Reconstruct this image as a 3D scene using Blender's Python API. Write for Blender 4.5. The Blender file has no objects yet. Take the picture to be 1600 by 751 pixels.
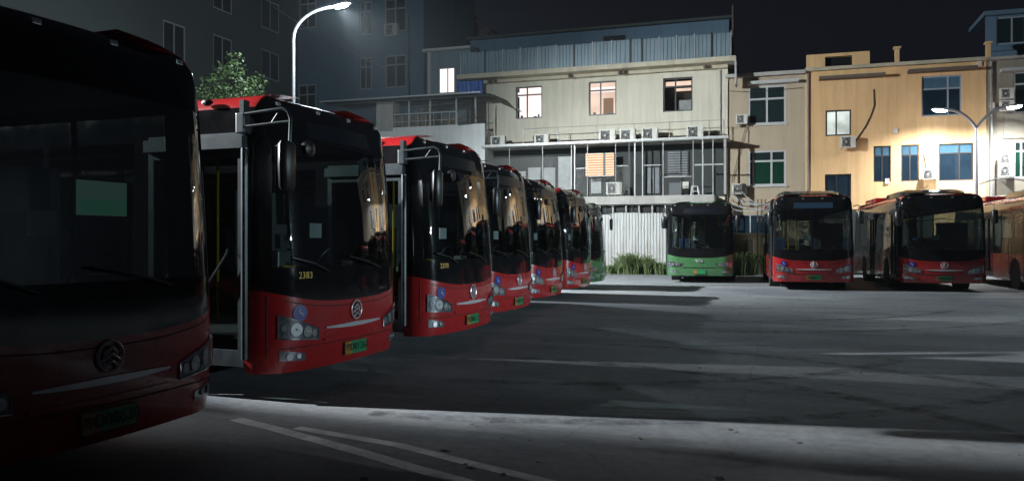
import bpy, bmesh, math, random
from mathutils import Vector, Matrix
random.seed(7)
R = math.radians
scene = bpy.context.scene
col = scene.collection

# ------------------------------------------------------------------ camera
F_PX, HORIZON, YAW = 1264.0, 377.0, R(18.4)
cam_d = bpy.data.cameras.new('camera')
cam = bpy.data.objects.new('camera', cam_d)
col.objects.link(cam)
CAM_Z = 1.58
cam.location = (0, 0, CAM_Z)
cam.rotation_euler = (R(90), 0, YAW)
cam_d.sensor_width = 36.0
cam_d.lens = F_PX / 1600 * 36.0
cam_d.shift_y = (HORIZON - 375.5) / 1600
cam_d.clip_start = 0.05
cam_d.clip_end = 3000
scene.camera = cam

# ------------------------------------------------------------------ world (night sky) and exposure
world = bpy.data.worlds.new('World')
scene.world = world
world.use_nodes = True
wn = world.node_tree
bg = wn.nodes['Background']
sky = wn.nodes.new('ShaderNodeTexSky')
sky.sky_type = 'NISHITA'
sky.sun_disc = False
sky.sun_elevation = R(-3.0)
sky.sun_rotation = R(160)
hsv = wn.nodes.new('ShaderNodeMixRGB')
hsv.blend_type = 'MIX'
hsv.inputs[0].default_value = 0.93
hsv.inputs[2].default_value = (0.050, 0.056, 0.085, 1)     # town glow on a flat night overcast
wn.links.new(sky.outputs[0], hsv.inputs[1])
wn.links.new(hsv.outputs[0], bg.inputs[0])
bg.inputs[1].default_value = 0.12
scene.view_settings.view_transform = 'Standard'
scene.view_settings.look = 'None'
scene.view_settings.gamma = 1
scene.view_settings.exposure = -0.22
scene.cycles.use_denoising = True
scene.cycles.max_bounces = 8
scene.cycles.transparent_max_bounces = 24
scene.cycles.sample_clamp_indirect = 6.0

# ------------------------------------------------------------------ helpers
def tag(o, label=None, cat=None, group=None, kind=None):
    if label: o['label'] = label
    if cat: o['category'] = cat
    if group: o['group'] = group
    if kind: o['kind'] = kind
    return o

def empty(name, loc=(0, 0, 0), rz=0.0, label=None, cat=None, group=None):
    o = bpy.data.objects.new(name, None)
    col.objects.link(o)
    o.location = loc
    o.rotation_euler = (0, 0, rz)
    o.empty_display_size = 0.3
    return tag(o, label, cat, group)

def copy_tree(o, parent=None):
    c = o.copy()
    col.objects.link(c)
    c.parent = parent
    for ch in list(o.children):
        copy_tree(ch, c)
    return c

class MB:
    """collects geometry that becomes one mesh object"""
    def __init__(self):
        self.v, self.f, self.key = [], [], {}
    def p(self, *c):
        self.v.append(Vector(c)); return len(self.v) - 1
    def q(self, c):
        k = (round(c[0], 4), round(c[1], 4), round(c[2], 4))
        if k not in self.key:
            self.key[k] = self.p(*c)
        return self.key[k]
    def face(self, *i):
        if len(set(i)) >= 3: self.f.append(tuple(i))
    def box(self, x0, x1, y0, y1, z0, z1):
        a = [self.p(x, y, z) for z in (z0, z1) for y in (y0, y1) for x in (x0, x1)]
        for i in ((0, 2, 3, 1), (4, 5, 7, 6), (0, 1, 5, 4), (2, 6, 7, 3), (0, 4, 6, 2), (1, 3, 7, 5)):
            self.face(*[a[j] for j in i])
        return self
    def tube(self, pts, r, n=8, cap=True):
        pts = [Vector(p) for p in pts]
        rs = r if isinstance(r, (list, tuple)) else [r] * len(pts)
        rings, up = [], Vector((0, 0, 1))
        prev = None
        for i, p in enumerate(pts):
            d = (pts[min(i + 1, len(pts) - 1)] - pts[max(i - 1, 0)]).normalized()
            if prev is None:
                a = d.cross(up)
                if a.length < 1e-3: a = d.cross(Vector((0, 1, 0)))
            else:
                a = prev - d * prev.dot(d)
            a.normalize(); prev = a
            b = d.cross(a)
            rings.append([self.p(*(p + (a * math.cos(t) + b * math.sin(t)) * rs[i]))
                          for t in [2 * math.pi * k / n for k in range(n)]])
        for i in range(len(rings) - 1):
            for k in range(n):
                self.face(rings[i][k], rings[i][(k + 1) % n], rings[i + 1][(k + 1) % n], rings[i + 1][k])
        if cap:
            self.face(*rings[0][::-1]); self.face(*rings[-1])
        return self
    def lathe(self, prof, c=(0, 0, 0), axis='z', n=20, caps=True):
        rings = []
        for r, h in prof:
            ring = []
            for k in range(n):
                t = 2 * math.pi * k / n
                u, w = r * math.cos(t), r * math.sin(t)
                if axis == 'z': q = (u, w, h)
                elif axis == 'y': q = (u, h, w)
                else: q = (h, u, w)
                ring.append(self.p(c[0] + q[0], c[1] + q[1], c[2] + q[2]))
            rings.append(ring)
        for i in range(len(rings) - 1):
            for k in range(n):
                self.face(rings[i][k], rings[i][(k + 1) % n], rings[i + 1][(k + 1) % n], rings[i + 1][k])
        if caps: self.face(*rings[0]); self.face(*rings[-1])
        return self
    def grid(self, rows):
        """rows of equally many points -> quads"""
        idx = [[self.p(*c) for c in r] for r in rows]
        for i in range(len(idx) - 1):
            for j in range(len(idx[0]) - 1):
                self.face(idx[i][j], idx[i][j + 1], idx[i + 1][j + 1], idx[i + 1][j])
        return idx
    def plate(self, x0, x1, z0, z1, y0, y1, holes=()):
        """wall lying along x, face at y0, thickness to y1, with rectangular openings (x0,x1,z0,z1)"""
        xs = sorted({x0, x1} | {h[k] for h in holes for k in (0, 1) if x0 < h[k] < x1})
        zs = sorted({z0, z1} | {h[k] for h in holes for k in (2, 3) if z0 < h[k] < z1})
        def solid(i, j):
            if i < 0 or j < 0 or i >= len(xs) - 1 or j >= len(zs) - 1: return False
            cx, cz = (xs[i] + xs[i + 1]) / 2, (zs[j] + zs[j + 1]) / 2
            return not any(h[0] < cx < h[1] and h[2] < cz < h[3] for h in holes)
        for i in range(len(xs) - 1):
            for j in range(len(zs) - 1):
                if not solid(i, j): continue
                a, b, c, d = xs[i], xs[i + 1], zs[j], zs[j + 1]
                q = self.q
                self.face(q((a, y0, c)), q((b, y0, c)), q((b, y0, d)), q((a, y0, d)))
                self.face(q((a, y1, c)), q((a, y1, d)), q((b, y1, d)), q((b, y1, c)))
                if not solid(i - 1, j): self.face(q((a, y0, c)), q((a, y0, d)), q((a, y1, d)), q((a, y1, c)))
                if not solid(i + 1, j): self.face(q((b, y0, c)), q((b, y1, c)), q((b, y1, d)), q((b, y0, d)))
                if not solid(i, j - 1): self.face(q((a, y0, c)), q((a, y1, c)), q((b, y1, c)), q((b, y0, c)))
                if not solid(i, j + 1): self.face(q((a, y0, d)), q((b, y0, d)), q((b, y1, d)), q((a, y1, d)))
        return self
    def build(self, name, mat, parent=None, smooth=False, bevel=0.0, world=False, fix=False, xf=None):
        off = Vector((0, 0, 0))
        if world and parent is not None:
            p = parent
            while p is not None:
                off += Vector(p.location); p = p.parent
        vs = [(xf @ v if xf else v) - off for v in self.v]
        me = bpy.data.meshes.new(name)
        me.from_pydata(vs, [], self.f)
        if bevel or fix:
            bm = bmesh.new(); bm.from_mesh(me)
            bmesh.ops.recalc_face_normals(bm, faces=bm.faces)
            if bevel:
                bmesh.ops.bevel(bm, geom=[e for e in bm.edges if e.calc_face_angle(0) > 0.6], offset=bevel, segments=2, affect='EDGES', profile=0.6)
            bm.to_mesh(me); bm.free()
        if smooth:
            me.polygons.foreach_set('use_smooth', [True] * len(me.polygons))
            if smooth != 'all' and hasattr(me, 'set_sharp_from_angle'): me.set_sharp_from_angle(angle=R(40))
        me.materials.append(mat)
        me.update()
        o = bpy.data.objects.new(name, me)
        col.objects.link(o)
        o.parent = parent
        return o

def text_mesh(s, size, depth=0.004):
    cu = bpy.data.curves.new('lettering', 'FONT')
    cu.body = s; cu.size = size; cu.extrude = depth / 2
    cu.align_x = 'CENTER'; cu.align_y = 'CENTER'
    o = bpy.data.objects.new('lettering', cu)
    col.objects.link(o)
    me = bpy.data.meshes.new_from_object(o.evaluated_get(bpy.context.evaluated_depsgraph_get()))
    bpy.data.objects.remove(o)
    me.name = 'lettering'
    return me

# a pixel of the survey photograph -> the point of the vertical plane y = Y
def at(px, py, Y):
    a = (px - 800) / F_PX
    b = (HORIZON - py) / F_PX
    dx = a * math.cos(YAW) - math.sin(YAW)
    dy = a * math.sin(YAW) + math.cos(YAW)
    t = Y / dy
    return dx * t, CAM_Z + b * t
def rect(x0, x1, y0, y1, Y):
    m = (x0 + x1) / 2
    return at(x0, y0, Y)[0], at(x1, y0, Y)[0], at(m, y1, Y)[1], at(m, y0, Y)[1]

# ------------------------------------------------------------------ materials
def mat(name, c, rough=0.6, metal=0.0, var=0.0, vscale=3.0, bump=0.0, bscale=40.0, streak=0.0, dirt=(0.05, 0.045, 0.04), coat=0.0, spec=None, rvar=0.0):
    m = bpy.data.materials.new(name)
    m.use_nodes = True
    n, l = m.node_tree.nodes, m.node_tree.links
    b = n['Principled BSDF']
    b.inputs['Base Color'].default_value = (*c, 1)
    b.inputs['Roughness'].default_value = rough
    b.inputs['Metallic'].default_value = metal
    if coat: b.inputs['Coat Weight'].default_value = coat; b.inputs['Coat Roughness'].default_value = 0.05
    if spec is not None: b.inputs['Specular IOR Level'].default_value = spec
    tc = n.new('ShaderNodeTexCoord')
    src = None
    if var or streak:
        nz = n.new('ShaderNodeTexNoise'); nz.inputs['Scale'].default_value = vscale; nz.inputs['Detail'].default_value = 8; nz.inputs['Roughness'].default_value = 0.65
        l.new(tc.outputs['Object'], nz.inputs['Vector'])
        rp = n.new('ShaderNodeValToRGB')
        rp.color_ramp.elements[0].position = 0.38; rp.color_ramp.elements[1].position = 0.72
        l.new(nz.outputs['Fac'], rp.inputs[0])
        mx = n.new('ShaderNodeMixRGB'); mx.inputs[1].default_value = (*c, 1)
        mx.inputs[2].default_value = (*[c[i] * (1 - var) + dirt[i] * var for i in range(3)], 1)
        l.new(rp.outputs[0], mx.inputs[0])
        src = mx.outputs[0]
        if rvar:
            mr = n.new('ShaderNodeMapRange'); mr.inputs[3].default_value = rough; mr.inputs[4].default_value = min(1, rough + rvar)
            l.new(rp.outputs[0], mr.inputs[0]); l.new(mr.outputs[0], b.inputs['Roughness'])
        if streak:
            mp = n.new('ShaderNodeMapping'); mp.inputs['Scale'].default_value = (1.6, 1.6, 0.12)
            l.new(tc.outputs['Object'], mp.inputs[0])
            n2 = n.new('ShaderNodeTexNoise'); n2.inputs['Scale'].default_value = 2.2; n2.inputs['Detail'].default_value = 10; n2.inputs['Roughness'].default_value = 0.7
            l.new(mp.outputs[0], n2.inputs['Vector'])
            r2 = n.new('ShaderNodeValToRGB'); r2.color_ramp.elements[0].position = 0.44; r2.color_ramp.elements[1].position = 0.70
            l.new(n2.outputs['Fac'], r2.inputs[0])
            ms = n.new('ShaderNodeMath'); ms.operation = 'MULTIPLY'; ms.inputs[1].default_value = streak
            l.new(r2.outputs[0], ms.inputs[0])
            m2 = n.new('ShaderNodeMixRGB'); m2.inputs[2].default_value = (*dirt, 1)
            l.new(ms.outputs[0], m2.inputs[0]); l.new(src, m2.inputs[1])
            src = m2.outputs[0]
        l.new(src, b.inputs['Base Color'])
    if bump:
        nb = n.new('ShaderNodeTexNoise'); nb.inputs['Scale'].default_value = bscale; nb.inputs['Detail'].default_value = 6
        l.new(tc.outputs['Object'], nb.inputs['Vector'])
        bp = n.new('ShaderNodeBump'); bp.inputs['Strength'].default_value = bump; bp.inputs['Distance'].default_value = 0.02
        l.new(nb.outputs['Fac'], bp.inputs['Height']); l.new(bp.outputs[0], b.inputs['Normal'])
    return m

def emit_mat(name, c, s, stripes=None, var=0.0):
    m = bpy.data.materials.new(name); m.use_nodes = True
    n, l = m.node_tree.nodes, m.node_tree.links
    n.remove(n['Principled BSDF'])
    e = n.new('ShaderNodeEmission'); e.inputs[0].default_value = (*c, 1); e.inputs[1].default_value = s
    l.new(e.outputs[0], n['Material Output'].inputs[0])
    if var:
        tc = n.new('ShaderNodeTexCoord'); nz = n.new('ShaderNodeTexNoise'); nz.inputs['Scale'].default_value = 1.1
        l.new(tc.outputs['Object'], nz.inputs['Vector'])
        rp = n.new('ShaderNodeMapRange'); rp.inputs[1].default_value = 0.35; rp.inputs[2].default_value = 0.65; rp.inputs[3].default_value = s * (1 - var); rp.inputs[4].default_value = s
        l.new(nz.outputs['Fac'], rp.inputs[0]); l.new(rp.outputs[0], e.inputs[1])
    return m

def glass_mat(name, tint, ior=1.7, rough=0.0):
    m = bpy.data.materials.new(name); m.use_nodes = True
    n, l = m.node_tree.nodes, m.node_tree.links
    n.remove(n['Principled BSDF'])
    t = n.new('ShaderNodeBsdfTransparent'); t.inputs[0].default_value = (*tint, 1)
    g = n.new('ShaderNodeBsdfGlossy'); g.inputs['Roughness'].default_value = rough
    f = n.new('ShaderNodeFresnel')
    ge = n.new('ShaderNodeNewGeometry')                      # a pane reflects alike from both sides
    io = n.new('ShaderNodeMapRange'); io.inputs[3].default_value = ior; io.inputs[4].default_value = 1 / ior
    l.new(ge.outputs['Backfacing'], io.inputs[0]); l.new(io.outputs[0], f.inputs[0])
    tc = n.new('ShaderNodeTexCoord')
    nz = n.new('ShaderNodeTexNoise'); nz.inputs['Scale'].default_value = 1.4; nz.inputs['Detail'].default_value = 1
    l.new(tc.outputs['Object'], nz.inputs['Vector'])
    bp = n.new('ShaderNodeBump'); bp.inputs['Strength'].default_value = 0.05; bp.inputs['Distance'].default_value = 0.02
    l.new(nz.outputs['Fac'], bp.inputs['Height']); l.new(bp.outputs[0], g.inputs['Normal'])
    mx = n.new('ShaderNodeMixShader')
    l.new(f.outputs[0], mx.inputs[0]); l.new(t.outputs[0], mx.inputs[1]); l.new(g.outputs[0], mx.inputs[2])
    l.new(mx.outputs[0], n['Material Output'].inputs[0])
    return m

M = {}
M['red'] = mat('red_paint', (0.34, 0.012, 0.013), 0.22, var=0.25, vscale=2.5, dirt=(0.13, 0.016, 0.016), coat=0.6, rvar=0.15)
M['green'] = mat('green_paint', (0.055, 0.155, 0.06), 0.25, var=0.2, vscale=2.5, dirt=(0.04, 0.11, 0.035), coat=0.5, rvar=0.15)
M['black'] = mat('black_gloss_paint', (0.006, 0.006, 0.007), 0.06, var=0.3, vscale=4, dirt=(0.02, 0.02, 0.02), rvar=0.08)
M['rubber'] = mat('black_rubber', (0.012, 0.012, 0.012), 0.75, var=0.4, vscale=8, dirt=(0.05, 0.045, 0.04))
M['plastic'] = mat('black_plastic', (0.012, 0.012, 0.013), 0.35, bump=0.1, bscale=120)
M['chrome'] = mat('chrome', (0.75, 0.77, 0.8), 0.12, 1.0)
M['steel'] = mat('brushed_steel', (0.018, 0.027, 0.031), 0.36, 0.3, var=0.3, vscale=5, dirt=(0.15, 0.17, 0.18))
M['reflector'] = mat('lamp_reflector', (0.78, 0.79, 0.80), 0.16, 0.8)
M['housing'] = mat('lamp_housing', (0.40, 0.42, 0.45), 0.22, 0.75, var=0.9, vscale=11, dirt=(0.03, 0.035, 0.045))
M['trim'] = mat('trim_metal', (0.55, 0.57, 0.60), 0.28, 0.35)
M['lens'] = glass_mat('lamp_lens', (0.95, 0.95, 0.95), 1.6)
M['wind'] = glass_mat('bus_glass', (0.48, 0.56, 0.54), 2.9)
M['side'] = glass_mat('bus_side_glass', (0.34, 0.38, 0.37), 1.8)
M['clear'] = glass_mat('house_glass', (0.9, 0.9, 0.9), 1.45)
M['cabin'] = mat('cabin_trim', (0.10, 0.105, 0.11), 0.6, var=0.2)
M['floor'] = mat('cabin_floor', (0.06, 0.06, 0.065), 0.7)
M['seat'] = mat('bus_seat', (0.05, 0.09, 0.2), 0.6)
M['yellow'] = mat('yellow_handrail', (0.6, 0.42, 0.03), 0.35)
M['plate_g'] = mat('plate_green', (0.018, 0.20, 0.075), 0.4)
M['plate_y'] = mat('plate_yellow', (0.32, 0.15, 0.025), 0.4)
M['letter'] = mat('plate_letter', (0.01, 0.02, 0.015), 0.5)
M['number'] = mat('number_print', (0.75, 0.50, 0.10), 0.5)
M['sticker'] = mat('blue_sticker', (0.008, 0.018, 0.20), 0.35)
M['white_print'] = mat('white_print', (0.7, 0.72, 0.75), 0.5)
M['rim'] = mat('wheel_rim', (0.32, 0.33, 0.34), 0.4, 0.7, var=0.5, vscale=6)
M['led'] = mat('sign_panel', (0.006, 0.008, 0.012), 0.3)
M['led_on'] = emit_mat('sign_panel_glow', (0.05, 0.11, 0.20), 0.30)
M['orange'] = mat('advert_orange', (0.55, 0.10, 0.015), 0.3, coat=0.4)
M['advert2'] = mat('advert_amber', (0.7, 0.26, 0.04), 0.3, coat=0.4)
M['pink'] = mat('faded_pink_roof', (0.42, 0.10, 0.075), 0.35, var=0.3)

# ground: worn concrete yard
def ground_mat():
    m = bpy.data.materials.new('yard_concrete'); m.use_nodes = True
    n, l = m.node_tree.nodes, m.node_tree.links
    b = n['Principled BSDF']
    tc = n.new('ShaderNodeTexCoord')
    def noise(s, d, r=0.6, vec=None, sc=None):
        z = n.new('ShaderNodeTexNoise'); z.inputs['Scale'].default_value = s; z.inputs['Detail'].default_value = d; z.inputs['Roughness'].default_value = r
        if sc:
            mp = n.new('ShaderNodeMapping'); mp.inputs['Scale'].default_value = sc
            l.new(tc.outputs['Object'], mp.inputs[0]); l.new(mp.outputs[0], z.inputs['Vector'])
        else:
            l.new(tc.outputs['Object'], z.inputs['Vector'])
        return z
    big = noise(0.16, 8, 0.62)
    rp = n.new('ShaderNodeValToRGB')
    e = rp.color_ramp.elements
    e[0].position = 0.36; e[0].color = (0.115, 0.132, 0.150, 1)
    e[1].position = 0.66; e[1].color = (0.255, 0.262, 0.262, 1)
    l.new(big.outputs['Fac'], rp.inputs[0])
    fine = noise(9, 10, 0.75)
    mx = n.new('ShaderNodeMixRGB'); mx.blend_type = 'OVERLAY'; mx.inputs[0].default_value = 0.7
    l.new(rp.outputs[0], mx.inputs[1]); l.new(fine.outputs['Fac'], mx.inputs[2])
    sp = noise(0.7, 9, 0.7, sc=(0.5, 1.5, 1))
    r2 = n.new('ShaderNodeValToRGB'); r2.color_ramp.elements[0].position = 0.50; r2.color_ramp.elements[1].position = 0.68
    l.new(sp.outputs['Fac'], r2.inputs[0])
    f2 = n.new('ShaderNodeMath'); f2.operation = 'MULTIPLY'; f2.inputs[1].default_value = 0.7
    l.new(r2.outputs[0], f2.inputs[0])
    m2 = n.new('ShaderNodeMixRGB'); m2.inputs[2].default_value = (0.055, 0.055, 0.058, 1)
    l.new(f2.outputs[0], m2.inputs[0]); l.new(mx.outputs[0], m2.inputs[1])
    vo = n.new('ShaderNodeTexVoronoi'); vo.feature = 'DISTANCE_TO_EDGE'; vo.inputs['Scale'].default_value = 0.28
    wob = noise(1.2, 5, 0.7)
    mpv = n.new('ShaderNodeMixRGB'); mpv.inputs[0].default_value = 0.25
    l.new(tc.outputs['Object'], mpv.inputs[1]); l.new(wob.outputs['Color'], mpv.inputs[2]); l.new(mpv.outputs[0], vo.inputs['Vector'])
    cr = n.new('ShaderNodeMapRange'); cr.inputs[1].default_value = 0.0; cr.inputs[2].default_value = 0.004; cr.inputs[3].default_value = 0.32; cr.inputs[4].default_value = 0
    l.new(vo.outputs['Distance'], cr.inputs[0])
    m3 = n.new('ShaderNodeMixRGB'); m3.inputs[2].default_value = (0.03, 0.03, 0.03, 1)
    l.new(cr.outputs[0], m3.inputs[0]); l.new(m2.outputs[0], m3.inputs[1])
    l.new(m3.outputs[0], b.inputs['Base Color'])
    rr = n.new('ShaderNodeMapRange'); rr.inputs[3].default_value = 0.5; rr.inputs[4].default_value = 0.85
    l.new(sp.outputs['Fac'], rr.inputs[0]); l.new(rr.outputs[0], b.inputs['Roughness'])
    bp = n.new('ShaderNodeBump'); bp.inputs['Strength'].default_value = 0.55; bp.inputs['Distance'].default_value = 0.03
    bh = noise(2.2, 12, 0.72)
    l.new(bh.outputs['Fac'], bp.inputs['Height']); l.new(bp.outputs[0], b.inputs['Normal'])
    return m
M['ground'] = ground_mat()
def light_streak_mat():
    m = bpy.data.materials.new('light_streak_paint'); m.use_nodes = True
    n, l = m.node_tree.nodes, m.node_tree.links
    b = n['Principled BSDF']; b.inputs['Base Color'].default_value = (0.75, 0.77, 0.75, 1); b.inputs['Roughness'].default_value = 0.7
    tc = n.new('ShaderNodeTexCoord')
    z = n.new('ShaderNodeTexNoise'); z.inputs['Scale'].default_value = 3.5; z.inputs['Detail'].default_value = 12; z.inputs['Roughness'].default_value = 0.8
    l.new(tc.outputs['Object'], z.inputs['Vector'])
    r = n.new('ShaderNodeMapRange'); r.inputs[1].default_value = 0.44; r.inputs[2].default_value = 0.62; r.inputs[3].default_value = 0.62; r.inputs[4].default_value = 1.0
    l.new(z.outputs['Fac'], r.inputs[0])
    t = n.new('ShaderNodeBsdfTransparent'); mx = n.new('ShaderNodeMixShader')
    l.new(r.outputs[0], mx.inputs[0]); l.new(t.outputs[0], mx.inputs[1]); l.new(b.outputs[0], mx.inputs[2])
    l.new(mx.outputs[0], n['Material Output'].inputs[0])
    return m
M['paint'] = light_streak_mat()  # pale patchy coat standing for streaks of light on the ground

M['beige'] = mat('beige_render', (0.60, 0.565, 0.46), 0.85, var=0.25, vscale=0.5, streak=0.4, dirt=(0.27, 0.25, 0.2), bump=0.25, bscale=25)
M['beige_low'] = mat('grey_render', (0.42, 0.42, 0.38), 0.85, var=0.35, vscale=0.8, streak=0.4, dirt=(0.14, 0.14, 0.12), bump=0.2)
M['orange_wall'] = mat('ochre_render', (0.73, 0.475, 0.235), 0.85, var=0.3, vscale=0.45, streak=0.45, dirt=(0.36, 0.22, 0.09), bump=0.25, bscale=25)
M['tan_wall'] = mat('tan_render', (0.42, 0.34, 0.24), 0.85, var=0.25, vscale=0.5, streak=0.3, dirt=(0.22, 0.17, 0.12), bump=0.25, bscale=25)
M['olive_wall'] = mat('olive_grey_render', (0.30, 0.27, 0.21), 0.85, var=0.25, vscale=0.5, streak=0.3, dirt=(0.15, 0.13, 0.1), bump=0.25)
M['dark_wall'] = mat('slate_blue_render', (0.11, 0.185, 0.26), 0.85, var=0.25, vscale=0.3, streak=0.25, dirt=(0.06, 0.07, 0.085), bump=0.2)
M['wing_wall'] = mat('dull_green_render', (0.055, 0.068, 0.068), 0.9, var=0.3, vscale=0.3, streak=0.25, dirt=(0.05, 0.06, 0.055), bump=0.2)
M['gable'] = mat('faded_pink_render', (0.24, 0.16, 0.17), 0.9, var=0.3, vscale=0.4)
M['white_wall'] = mat('whitewashed_wall', (0.70, 0.71, 0.70), 0.85, var=0.25, vscale=1.2, streak=0.3, dirt=(0.35, 0.36, 0.34), bump=0.2)
M['concrete'] = mat('raw_concrete', (0.40, 0.39, 0.36), 0.85, var=0.4, vscale=1.5, streak=0.35, dirt=(0.14, 0.13, 0.12), bump=0.3)
M['eave'] = mat('eave_concrete', (0.52, 0.47, 0.36), 0.85, var=0.4, vscale=1.5, streak=0.3, dirt=(0.2, 0.16, 0.1), bump=0.3)
M['white_sheet'] = mat('white_tin', (0.47, 0.48, 0.475), 0.5, 0.0, var=0.35, vscale=0.9, streak=0.6, dirt=(0.25, 0.22, 0.19))
M['blue_sheet'] = mat('blue_grey_tin', (0.20, 0.27, 0.31), 0.45, 0.2, var=0.35, vscale=0.7, streak=0.4, dirt=(0.09, 0.12, 0.14))
M['tin_dark'] = mat('dark_tin', (0.035, 0.05, 0.045), 0.6, var=0.4, vscale=2)
M['tin_edge'] = mat('galvanised_edge', (0.42, 0.44, 0.45), 0.5, 0.4)
M['alu'] = mat('white_aluminium', (0.46, 0.47, 0.46), 0.4, 0.1, var=0.25, vscale=3, dirt=(0.3, 0.3, 0.28))
M['dark_frame'] = mat('dark_window_frame', (0.03, 0.028, 0.027), 0.45)
M['pale_frame'] = mat('pale_blue_frame', (0.26, 0.31, 0.36), 0.5)
M['pipe'] = mat('galvanised_pipe', (0.34, 0.35, 0.34), 0.5, 0.3, var=0.4, vscale=6, dirt=(0.16, 0.12, 0.09))
M['rust'] = mat('rusty_pipe', (0.12, 0.10, 0.085), 0.7, var=0.6, vscale=8, dirt=(0.09, 0.045, 0.02))
M['pane'] = mat('window_pane', (0.012, 0.022, 0.024), 0.05, var=0.3, vscale=0.7, dirt=(0.03, 0.045, 0.045))
M['pane_blue'] = mat('blue_tinted_pane', (0.008, 0.016, 0.026), 0.06, var=0.6, vscale=0.9, dirt=(0.022, 0.045, 0.065))
M['pane_top'] = mat('pale_blue_pane', (0.05, 0.11, 0.16), 0.08, var=0.5, vscale=1.0, dirt=(0.10, 0.19, 0.25))
M['pane_green'] = mat('green_curtained_pane', (0.006, 0.032, 0.02), 0.08, var=0.6, vscale=0.8, dirt=(0.015, 0.05, 0.035))
M['pane_void'] = mat('unlit_opening', (0.008, 0.009, 0.010), 0.3)
M['pane_frost'] = emit_mat('frosted_lit_pane', (0.74, 0.82, 0.76), 1.5, var=0.5)
M['lit_pink'] = emit_mat('lit_room_wall', (1.0, 0.84, 0.78), 2.6, var=0.25)
M['lit_room'] = emit_mat('dim_lit_room_wall', (0.98, 0.72, 0.58), 1.7, var=0.25)
M['lit_ceiling'] = emit_mat('lit_room_ceiling', (1.0, 0.82, 0.76), 2.0)
M['warm_glow'] = emit_mat('cupboard_glow', (0.85, 0.55, 0.38), 0.5)  # cupboard glows by itself, room light put into its material
M['blind'] = emit_mat('backlit_blind', (1.0, 0.52, 0.30), 1.25, var=0.3)
M['blind_gap'] = emit_mat('backlit_blind_gap', (1.0, 0.80, 0.60), 1.7)
M['hut_light'] = emit_mat('hut_lit_pane', (1.0, 0.86, 0.82), 1.7)
M['curtain'] = mat('pale_curtain', (0.45, 0.47, 0.46), 0.9, var=0.3)
M['shutter'] = mat('grey_shutter', (0.16, 0.18, 0.19), 0.6, var=0.4)
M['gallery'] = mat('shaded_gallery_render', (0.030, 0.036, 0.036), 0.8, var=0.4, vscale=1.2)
M['ac'] = mat('aircon_casing', (0.58, 0.57, 0.52), 0.5, var=0.3, vscale=3, streak=0.3, dirt=(0.3, 0.28, 0.24))
M['fan'] = mat('aircon_fan', (0.05, 0.052, 0.05), 0.5)
M['grille'] = mat('aircon_grille', (0.35, 0.35, 0.33), 0.5)
M['tarp'] = mat('blue_tarpaulin', (0.012, 0.08, 0.36), 0.5, var=0.35, vscale=3, dirt=(0.15, 0.3, 0.6), bump=0.4, bscale=6)
M['leaf'] = mat('leaf_green', (0.075, 0.13, 0.035), 0.55, var=0.5, vscale=2, dirt=(0.035, 0.07, 0.02))
M['grass'] = mat('weed_green', (0.14, 0.19, 0.07), 0.7, var=0.5, vscale=2, dirt=(0.05, 0.08, 0.025))
M['dry'] = mat('dry_stalks', (0.36, 0.30, 0.20), 0.8, var=0.5, vscale=5, dirt=(0.1, 0.09, 0.05))
M['bark'] = mat('bark', (0.09, 0.07, 0.05), 0.9, bump=0.6, bscale=20)
M['pole'] = mat('lamp_pole_paint', (0.27, 0.28, 0.29), 0.4, 0.2, var=0.2, vscale=4)
M['cable'] = mat('black_cable', (0.015, 0.015, 0.015), 0.6)
M['cable_grey'] = mat('grey_cable', (0.3, 0.31, 0.32), 0.5)
M['yard_wall'] = mat('yellowed_yard_wall', (0.52, 0.47, 0.27), 0.9, var=0.6, vscale=1.8, streak=0.5, dirt=(0.10, 0.10, 0.06), bump=0.3)
M['lamp_on'] = emit_mat('lamp_led_on', (0.90, 0.97, 1.0), 90.0)
M['glow_panel'] = emit_mat('glow_panel_green', (0.30, 0.55, 0.46), 0.13)
M['glow_panel_dim'] = emit_mat('glow_panel_lower', (0.12, 0.45, 0.32), 0.17)
M['stool'] = mat('white_plastic', (0.62, 0.63, 0.6), 0.45)

# ------------------------------------------------------------------ street lamps and one added fill lamp (the only light, with the sky)
def spot(parent, loc, energy, aim=(0, 0, -1), cone=150, blend=0.6, color=(0.93, 0.97, 1.0), size=0.12):
    L = bpy.data.lights.new('lamp_light', 'SPOT')
    L.energy = energy; L.spot_size = R(cone); L.spot_blend = blend; L.color = color; L.shadow_soft_size = size
    o = bpy.data.objects.new('lamp_light', L)
    col.objects.link(o)
    o.parent = parent; o.location = loc
    o.rotation_euler = Vector(aim).to_track_quat('-Z', 'Y').to_euler()
    return o

def lamp_head(parent, loc, ang, tilt=0.12):
    """flat luminaire, long axis along direction ang"""
    mx = Matrix.Translation(Vector(loc)) @ Matrix.Rotation(ang, 4, 'Z') @ Matrix.Rotation(-tilt, 4, 'Y')
    h = MB(); rows = []
    for x, w, zt in ((-0.1, 0.05, 0.05), (0.05, 0.12, 0.07), (0.35, 0.14, 0.07), (0.55, 0.11, 0.04), (0.62, 0.05, 0.01)):
        rows.append([(x, -w, -0.02), (x, -w * 0.7, zt), (x, w * 0.7, zt), (x, w, -0.02), (x, -w, -0.02)])
    h.grid(rows)
    hd = h.build('lamp_head', M['pole'], parent, smooth=True, xf=mx)
    g = MB(); rows = []
    for z, k in ((-0.012, 1.0), (-0.06, 0.97), (-0.10, 0.78), (-0.115, 0.4)):
        rows.append([(0.28 + 0.29 * k * math.cos(t), 0.115 * k * math.sin(t), z) for t in [2 * math.pi * q / 16 for q in range(17)]])
    ix = g.grid(rows); g.face(*ix[-1][:16])
    g.build('lamp_glass', M['lamp_on'], hd, xf=mx)
    return hd

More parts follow.
